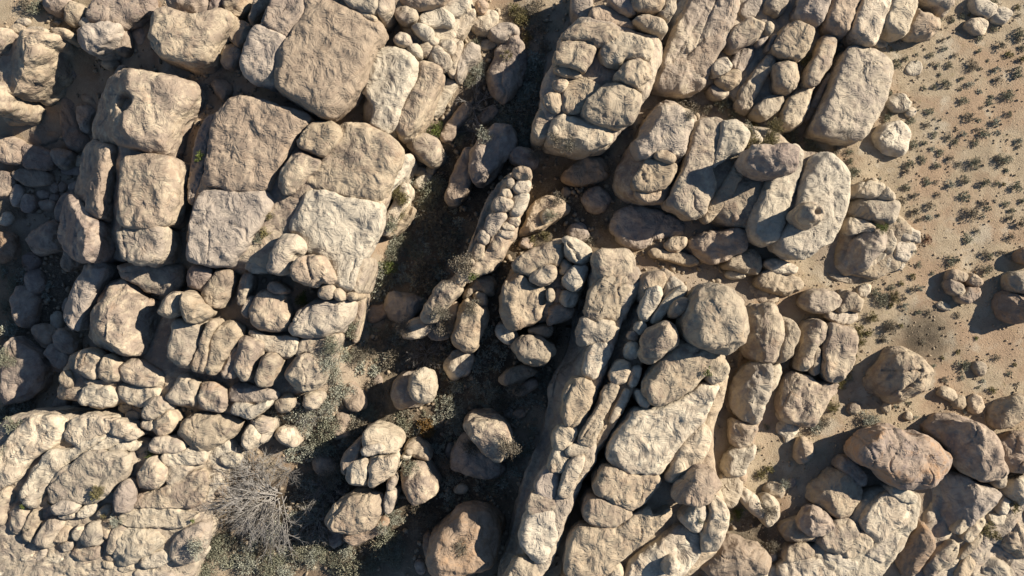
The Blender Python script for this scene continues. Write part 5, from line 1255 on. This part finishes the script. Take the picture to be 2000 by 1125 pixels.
COLNAME = {'g': 'grey-green', 'd': 'dark brownish', 'o': 'olive', 'l': 'silvery', 'b': 'bright green', 'r': 'reddish dry', 'y': 'orange dry', 'w': 'bare grey'}
SHRUBS = []
KN = {'g': 'sagebrush', 'l': 'sagebrush', 'd': 'dry_shrub', 'r': 'dry_shrub', 'o': 'green_shrub', 'b': 'green_shrub', 'y': 'dry_shrub'}
def shrub(px, py, r, col, z=None):
    z0 = 0.0
    for _ in range(2):
        x, y = to_map(px, py, z0); z0 = height_at(x, y)
    if z is not None: z0 = z; x, y = to_map(px, py, z0)
    rr = np.random.RandomState(int(px * 31 + py * 17) % 99991)
    v = rr.randint(0, 4)
    cls = 0 if r < 6 else 1 if r < 12 else 2 if r < 19 else 3
    sc = r * S * 1.06
    rot = rr.uniform(0, 6.28); hz = rr.uniform(0.75, 1.05)
    if cls >= 2:
        root = link(bpy.data.objects.new(KN[col], None))
        fo = link(bpy.data.objects.new('foliage', cloud_mesh(col, cls, v))); fo.parent = root
        stm = link(bpy.data.objects.new('stem', stem_mesh(v))); stm.parent = root
        root.empty_display_size = 0.2
    else:
        root = link(bpy.data.objects.new(KN[col], cloud_mesh(col, cls, v)))
    root.location = (x * S, y * S, (z0 - 0.5) * S)
    root.rotation_euler = (0, 0, rot); root.scale = (sc * rr.uniform(0.85, 1.15), sc * rr.uniform(0.85, 1.15), sc * hz)
    root['category'] = 'shrub'
    SHRUBS.append(dict(o=root, p=(px, py), r=r, col=col))

def dead_bush(px, py, r, n, label, depth=2, flat=0.45, spread=(0.0, 6.283), name='dead_bush'):
    z0 = 0.0
    for _ in range(2):
        x, y = to_map(px, py, z0); z0 = height_at(x, y)
    rr = np.random.RandomState(int(px * 3 + py))
    root = link(bpy.data.objects.new(name, None))
    root.location = (x * S, y * S, z0 * S)
    R = r * S
    for i in range(n):
        a = spread[0] + (spread[1] - spread[0]) * (i + rr.uniform(0.1, 0.9)) / n
        e = rr.uniform(0.15, flat * 2)
        d = np.array([math.cos(a) * math.cos(e), math.sin(a) * math.cos(e), math.sin(e)])
        out = []
        o0 = rr.normal(0, 0.09, 3) * R; o0[2] = abs(o0[2]) * 0.4
        branch(rr, o0 + d * R * 0.03, d, R * rr.uniform(0.55, 0.85), R * 0.016, depth, out, 0.02)
        me = prisms_mesh('branch', out); me.materials.append(PM['w'])
        o = link(bpy.data.objects.new('branch', me)); o.parent = root
    root['label'] = label; root['category'] = 'dead bush'; root['group'] = 'leafless grey bushes'
    USED.add(label)

PL = """
F1|780,180,45d 890,160,45g 800,210,35g 960,150,30o 1150,20,50g 1200,30,45g 780,60,35l 1430,80,50o 1440,150,45d 1200,290,50g 1060,370,55g 690,185,30g 240,400,30g 700,395,35d 765,365,28g 715,480,35l 820,545,35d 1055,505,35g 1260,460,70d 1340,540,65o 1450,330,75g 1440,390,50d 1480,470,50g 1470,580,55o 1340,380,25d 205,490,25g 260,500,22g 65,550,25g 160,565,22g 255,640,45g 245,605,35g 340,575,32g 450,530,28g 445,595,22g 525,485,22g 585,545,42g 170,690,28l 650,640,35g 595,630,25d 765,640,40g 680,730,30g 465,755,20d 525,785,14d 370,820,14d 730,815,45g 615,855,42g 520,860,35g 745,865,20d 880,770,38g 960,830,55l 870,880,30g 985,650,65d 1070,680,32g 1040,780,22d 1215,690,45l 1240,790,60d 1060,890,40l 1140,590,25g 880,595,12d 1430,720,80g 1350,690,30d 1340,940,85g 1160,1000,50g 1180,950,35g 900,985,48g 1080,1050,30d 100,950,40g 195,915,40g 190,1110,50g 570,1095,42g 1350,1115,35g 440,1090,20g 655,290,22d 740,270,20d 815,295,15d 855,300,18d
F2|150,30,60g 385,60,45g 545,95,45d 620,40,20g 680,50,24g 655,125,28d 615,190,42g 835,145,35d 910,190,50l 760,215,48d 825,265,50g 960,25,50d 1050,40,38g 1215,80,60l 1030,145,28d 1100,185,50g 1230,170,40l 1020,275,42g 1445,250,45l 1445,310,28d 410,290,65g 520,280,40g 370,480,75g 340,560,60d 505,435,55g 670,370,60g 605,330,30l 770,430,55d 645,495,50g 855,480,40d 1010,465,70g 1290,440,95g 1220,430,50d 1330,540,40g 550,650,65g 640,660,30d 915,640,50g 780,685,55l 1110,660,75g 1230,670,45g 1295,675,35o 1420,705,55g 345,710,40g 425,790,42d 310,845,50d 650,780,42d 915,800,60g 1095,860,42d 1140,920,40g 1315,865,52g 1370,930,48g 1340,1005,48d 1480,840,42g 440,945,60d 575,890,50d 560,1000,50l 470,1025,30d 660,980,28g 985,960,80d 870,1010,30d 1450,1050,80d 260,1035,35l 85,625,30l 1210,830,22l 20,110,25g 1100,990,40l
F3|550,90,60r 935,90,55g 1365,60,55d 1110,225,40d 1160,250,45g 1260,220,45d 780,310,75g 840,290,40g 1120,385,60g 470,340,45g 430,210,32g 600,420,35g 400,450,50o 410,570,60d 480,560,45l 210,560,45g 45,610,50g 190,730,50o 330,660,40d 330,740,60l 180,920,65d 110,1060,45d 300,930,40o 460,800,45g 560,800,50d 840,830,50d 500,1090,50d 700,950,30d 1030,1050,30b 1320,230,40d 300,520,40o 1030,10,45d
F4|900,190,80g 850,60,40o 730,330,55d 520,370,40g 300,520,60l 890,310,45l 1350,270,40g 1220,120,50d 1100,350,40l 1190,430,50o 560,200,45o 700,120,35o 440,700,28l 960,650,45l 240,590,45l 370,560,35g 1400,180,35o 1430,380,35d 620,200,30g 1050,400,30g
S|1490,262,14o 1505,276,16o 1520,262,12o 1545,262,14g 1500,292,14o 1580,280,9g 1612,280,11g 1630,292,8d 1470,276,13o 1460,256,12g 1485,240,10o 1530,280,12o 1555,275,10d 1570,118,12o 1585,104,12g 1630,112,12o 1570,298,9g 1582,296,8g 1604,298,6g 1634,285,7d 1658,298,6g 1626,312,9g 1660,316,6g 1658,338,11g 1672,336,6g 1675,645,9o 1680,668,10o 1692,650,8o 1660,692,9o 1650,722,10o 1655,738,8g 1640,748,10o 1625,796,11o 1590,832,14l 1606,824,12d 1735,640,12d 1725,662,7d 1702,620,10o 1745,582,12o 1720,586,12g 1697,822,17l 1485,926,10o 1500,914,8o 1525,942,10l 1497,833,6g 1480,876,5g 1500,997,14d 1508,1066,16d 1420,1008,12o 1440,1000,10b 1350,215,14d 1320,205,12d 1380,215,12d 1410,205,14g 1340,232,11d 1300,195,12d 1430,225,12g
S|668,645,14g 672,668,16g 660,700,18l 655,726,18l 662,760,22l 640,792,20l 590,792,24l 574,806,20l 532,802,15l 598,822,22l 640,832,25g 630,862,24g 616,872,20l 700,692,20d 730,680,20d 742,762,22d 735,517,16b 742,482,16g 765,370,10o 772,420,16o 765,442,14g 752,545,15g 575,585,12b 520,420,7o 510,452,8o 497,466,8g 378,300,8b 386,288,6b 432,1062,24g 424,1040,18l 402,1086,20g 408,1112,20g 490,1100,22l 530,1106,18g 546,1094,14g 562,1110,20l 612,1084,18l 624,1074,18g 620,1050,10l 690,1112,26g 680,1072,18l 725,1102,16g 752,1062,24g 766,1044,18g 768,1002,14l 757,1014,12l 770,1085,18g
S|845,372,22g 832,396,18g 852,358,14l 800,402,12o 786,388,12o 842,432,25d 872,470,28d 905,520,22d 830,535,24d 790,470,20g 812,455,18d 885,805,20l 875,780,14l 897,832,18l 960,768,18l 935,762,12l 790,826,14g 950,790,8l 985,792,14d 772,1010,16l 766,1062,20l 992,870,20d 1002,892,16d 842,1012,20d 980,830,18d 920,870,16d 870,900,18d 900,1060,16d 820,990,16d 1010,760,15d 700,830,20d 690,860,18d 720,800,18g 660,905,20d 645,930,18d 740,840,16d 770,690,18d 755,655,16d 790,640,16d 860,610,16d 870,640,16d 920,600,14d 745,800,16d 800,910,14g 590,1075,16g 640,1045,16d 660,1095,18g 600,1050,18d 520,1065,16d
S|55,10,12d 75,16,14g 92,8,10d 1020,40,18o 1045,20,18d 1030,76,12o 1052,60,14d 1005,20,12o 930,86,10g 930,140,16l 918,160,12g 1060,95,14d 990,110,10o 945,265,14l 895,270,14g 850,255,14b 835,245,12g 285,890,12b 195,955,10o 185,970,8o 225,1020,10l 52,985,5b 100,982,5o 200,1010,5o 378,1017,5b 1377,725,7b 1368,1018,5g 1710,448,10b 923,539,8b 1925,1032,14o 1942,1046,8o 1950,952,8o 1985,992,8o 30,560,16g 20,600,18g 15,700,16g 30,830,14g 10,880,14g 45,520,14d 100,620,10d 25,650,14d 1050,290,14d 1075,300,12d 1100,310,12d 1180,300,10d 1195,330,10d 1150,470,10d 1180,440,10d 1090,390,12d 1075,420,10g 1065,460,10o 1040,470,8o
"""
for ln in PL.strip().split('\n'):
    t, items = ln.split('|')
    tx, ty = {'F1': (1700, 0), 'F2': (1700, 225), 'F3': (1700, 450), 'F4': (1700, 675), 'S': (0, 0)}[t]
    sc = 1.0 if t == 'S' else 5.0
    for it in items.split():
        x, y, r = it[:-1].split(',')
        rad = float(r) / sc
        shrub(float(x) / sc + tx, float(y) / sc + ty, rad * (0.98 * (0.75 + 0.5 * ((int(float(x)) * 7 + int(float(y)) * 3) % 10) / 10) if t != 'S' else 1.25), it[-1])
# sub-shrubs in the gully between the bigger ones
rr = np.random.RandomState(5)
GULLY = [np.array(p, float) for p in ([(745, 330), (800, 300), (820, 420), (770, 520), (720, 640), (690, 700), (665, 690), (700, 600), (740, 480)], [(740, 470), (900, 380), (905, 470), (860, 560), (800, 640), (760, 720), (690, 740), (720, 600)],
         [(770, 740), (900, 640), (1080, 600), (1090, 700), (1040, 850), (1000, 960), (860, 1000), (780, 900)],
         [(560, 880), (680, 800), (760, 860), (650, 960), (640, 1100), (420, 1110), (430, 1060), (580, 1000)],
         [(1000, 130), (1060, 100), (1030, 300), (1000, 330), (960, 240)], [(0, 500), (100, 560), (60, 800), (30, 860), (0, 860)])]
cnt = 0
BRUSH = []
while cnt < 760:
    g = GULLY[rr.randint(0, len(GULLY))]
    px = rr.uniform(g[:, 0].min(), g[:, 0].max()); py = rr.uniform(g[:, 1].min(), g[:, 1].max())
    if not inside(g, np.array(px), np.array(py)): continue
    x, y = to_map(px, py, -40)
    if COVER[min(max(int((y - HY0) / HR), 0), HH - 1), min(max(int((x - HX0) / HR), 0), HW - 1)]: continue
    BRUSH.append((px, py, rr.uniform(6, 19))); cnt += 1

def brush():
    VV = []; QQ = []; k = 0
    for i, (px, py, r) in enumerate(BRUSH):
        z0 = -40.0
        for _ in range(2):
            x, y = to_map(px, py, z0); z0 = height_at(x, y)
        if z0 - height_at(x, y, TM) > 5: z0 = height_at(x, y, TM) - 2 * r
        V, Q = leaf_cloud(900 + i, 170, 0.22, 1.0, 0.4)
        V = V * np.array([r, r, r * 0.7]) + np.array([x, y, z0 - 0.5])
        VV.append(V * S); QQ.append(Q + k); k += len(V)
    me = mesh_from('undergrowth', np.vstack(VV), np.vstack(QQ), None, smooth=False)
    me.materials.append(PM['g'])
    me.materials.append(PM['l']); me.materials.append(PM['d'])
    me.polygons.foreach_set('material_index', np.repeat(np.random.RandomState(2).choice([0, 1, 1, 2], len(BRUSH)), 170).astype(np.int32))
    o = link(bpy.data.objects.new('undergrowth', me)); o['kind'] = 'stuff'; o['label'] = 'dark low undergrowth matting the shaded gullies'; o['category'] = 'undergrowth'
brush()

dead_bush(538, 964, 92, 44, 'large leafless grey bush spreading beside the pale granite dome', 2, 0.5, (1.75, 5.3))
dead_bush(492, 912, 54, 20, 'tangled grey bush just above the large leafless bush', 2, 0.6)
dead_bush(566, 918, 36, 12, 'small leafless grey bush right of the large leafless bush', 2, 0.6)
dead_bush(645, 958, 48, 12, 'shaded leafless bush between the large dead bush and bun-like cluster', 2, 0.5)
dead_bush(618, 1015, 42, 10, 'shaded leafless bush beside the large pale boulder', 2, 0.4)
dead_bush(928, 210, 46, 12, 'grey twiggy bush left of the big seed-shaped boulder', 2, 0.6)
dead_bush(934, 262, 34, 9, 'grey twiggy bush above the yellow-lipped shaded boulder', 2, 0.6)
dead_bush(835, 690, 38, 10, 'bare grey twigs above the sunlit cap boulder', 2, 0.6)
dead_bush(868, 688, 24, 7, 'bare grey twigs touching the half-lit rounded stone', 2, 0.7)
dead_bush(600, 800, 36, 10, 'pale twiggy bush at the outcrop corner among sagebrush', 2, 0.7)

def orange_bush():
    root = link(bpy.data.objects.new('dry_bush', None))
    z0 = 0.0
    for _ in range(2):
        x, y = to_map(832, 832, z0); z0 = height_at(x, y)
    root.location = (x * S, y * S, z0 * S)
    r2 = np.random.RandomState(11)
    for i in range(7):
        a = r2.uniform(0, 6.28); d = r2.uniform(0.1, 0.75)
        me = cloud_mesh('y', 2, i % 3)
        o = link(bpy.data.objects.new('foliage', me)); o.parent = root
        o.location = (d * math.cos(a) * 0.62, d * math.sin(a) * 1.25, 0.05); s_ = r2.uniform(0.45, 0.7)
        o.scale = (s_, s_, s_ * 1.5); o.rotation_euler = (0, 0, a)
    stm = link(bpy.data.objects.new('stem', stem_mesh(1))); stm.parent = root; stm.scale = (0.9, 1.4, 1.1)
    root['label'] = 'orange dry bush below the sunlit cap boulder in the valley'; root['category'] = 'bush'
    USED.add(root['label'])
orange_bush()

# labels: each shrub counted off from a labelled rock it grows beside
def label_shrubs():
    anchors = [((r['P'].mean(0)[0], -r['P'].mean(0)[1]), r['label']) for r in ROCKS if r['label'] and nwords(r['label']) <= 10]
    cand = [((s['p'][0], -s['p'][1]), f"{'small' if s['r'] < 7 else 'medium' if s['r'] < 13 else 'large'} {COLNAME[s['col']]} shrub", s) for s in SHRUBS]
    for s, lab in count_labels(cand, cand, anchors):
        s['o']['label'] = lab
        s['o']['group'] = {'s': 'grey-green sagebrush', 'd': 'dry brown shrubs', 'g': 'green shrubs'}[s['o'].name[0]]
label_shrubs()

# ------------------------------------------------------------------ loose stones and grass too many to count
EDGE = COVER.copy()
for _ in range(3):
    e = EDGE.copy(); e[1:] |= EDGE[:-1]; e[:-1] |= EDGE[1:]; e[:, 1:] |= EDGE[:, :-1]; e[:, :-1] |= EDGE[:, 1:]; EDGE = e
def scatter(name, label, n, rmin, rmax, col, test, seed, cat, edge=1.0):
    rr = np.random.RandomState(seed)
    t = (1 + 5 ** 0.5) / 2
    ico = np.array([(-1, t, 0), (1, t, 0), (-1, -t, 0), (1, -t, 0), (0, -1, t), (0, 1, t), (0, -1, -t), (0, 1, -t), (t, 0, -1), (t, 0, 1), (-t, 0, -1), (-t, 0, 1)]) / 1.9
    fc = np.array([(0, 11, 5), (0, 5, 1), (0, 1, 7), (0, 7, 10), (0, 10, 11), (1, 5, 9), (5, 11, 4), (11, 10, 2), (10, 7, 6), (7, 1, 8), (3, 9, 4), (3, 4, 2), (3, 2, 6), (3, 6, 8), (3, 8, 9), (4, 9, 5), (2, 4, 11), (6, 2, 10), (8, 6, 7), (9, 8, 1)])
    px = rr.uniform(-20, 2020, n * 14); py = rr.uniform(-20, 1145, n * 14)
    x, y = (px - 1000), (562.5 - py)
    i = np.clip(((x - HX0) / HR).astype(int), 0, HW - 1); j = np.clip(((y - HY0) / HR).astype(int), 0, HH - 1)
    ok = (~COVER[j, i]) & test(px, py) & (EDGE[j, i] | (rr.uniform(0, 1, len(px)) < edge))
    x, y, i, j = [q[ok][:n] for q in (x, y, i, j)]
    m = len(x)
    r = rmin + (rmax - rmin) * rr.uniform(0, 1, m) ** 3
    z = TM[j, i] + r * 0.25
    sc = rr.uniform(0.65, 1.3, (m, 1, 3)) * r[:, None, None]
    a = rr.uniform(0, 6.28, m); ca, sa = np.cos(a), np.sin(a)
    V = ico[None] * sc * rr.uniform(0.8, 1.2, (m, 12, 1))
    V = np.stack([V[..., 0] * ca[:, None] - V[..., 1] * sa[:, None], V[..., 0] * sa[:, None] + V[..., 1] * ca[:, None], V[..., 2]], -1)
    V = V + np.stack([x, y, z], 1)[:, None]
    F = (fc[None] + (np.arange(m) * 12)[:, None, None]).reshape(-1, 3)
    me = mesh_from(name, V.reshape(-1, 3) * S, None, F, smooth=True)
    me.materials.append(MATS[col])
    o = link(bpy.data.objects.new(name, me)); o['kind'] = 'stuff'; o['label'] = label; o['category'] = cat
def sand_zone(px, py):
    return ((px > 1640) | ((px > 1440) & (py > 180)) | ((px < 90) & (py < 60)))
def gully_zone(px, py):
    return ~sand_zone(px, py)
scatter('gravel', 'loose gravel strewn over the sandy slope', 3600, 0.5, 2.6, 't', sand_zone, 21, 'gravel', 0.35)
scatter('rubble', 'rubble of small stones filling the gullies and crevices', 4200, 0.9, 6.5, 't', gully_zone, 22, 'rubble', 0.45)
def grass():
    rr = np.random.RandomState(3)
    n = 60000
    px = rr.uniform(-20, 2020, n); py = rr.uniform(-20, 1145, n)
    dens = vnoise(px / 60, py / 60, 0 * px) + 0.5 * vnoise(px / 15, py / 15, 0 * px + 4)
    x, y = (px - 1000), (562.5 - py)
    i = np.clip(((x - HX0) / HR).astype(int), 0, HW - 1); j = np.clip(((y - HY0) / HR).astype(int), 0, HH - 1)
    ok = (~COVER[j, i]) & sand_zone(px, py) & (dens > 0.12)
    x, y, i, j = [q[ok][:2500] for q in (x, y, i, j)]
    m = len(x)
    z = TM[j, i]
    a = rr.uniform(0, 6.28, m); hgt = rr.uniform(0.8, 2.4, m); lean = rr.uniform(0.2, 1.4, m)
    b0 = np.stack([x, y, z - 0.2], 1); w = np.stack([-np.sin(a), np.cos(a), 0 * a], 1) * 0.35
    tip = b0 + np.stack([np.cos(a) * hgt * lean, np.sin(a) * hgt * lean, hgt], 1)
    V = np.stack([b0 - w, b0 + w, tip], 1).reshape(-1, 3) * S
    me = mesh_from('dry_grass', V, None, np.arange(m * 3).reshape(-1, 3), smooth=False)
    me.materials.append(PM['o'])
    o = link(bpy.data.objects.new('dry_grass', me)); o['kind'] = 'stuff'; o['label'] = 'sparse dry grass tufts on the sand'; o['category'] = 'grass'
grass()
print("TRIS", sum(len(m.loops) - 2 * len(m.polygons) for m in bpy.data.meshes), len(SHRUBS))
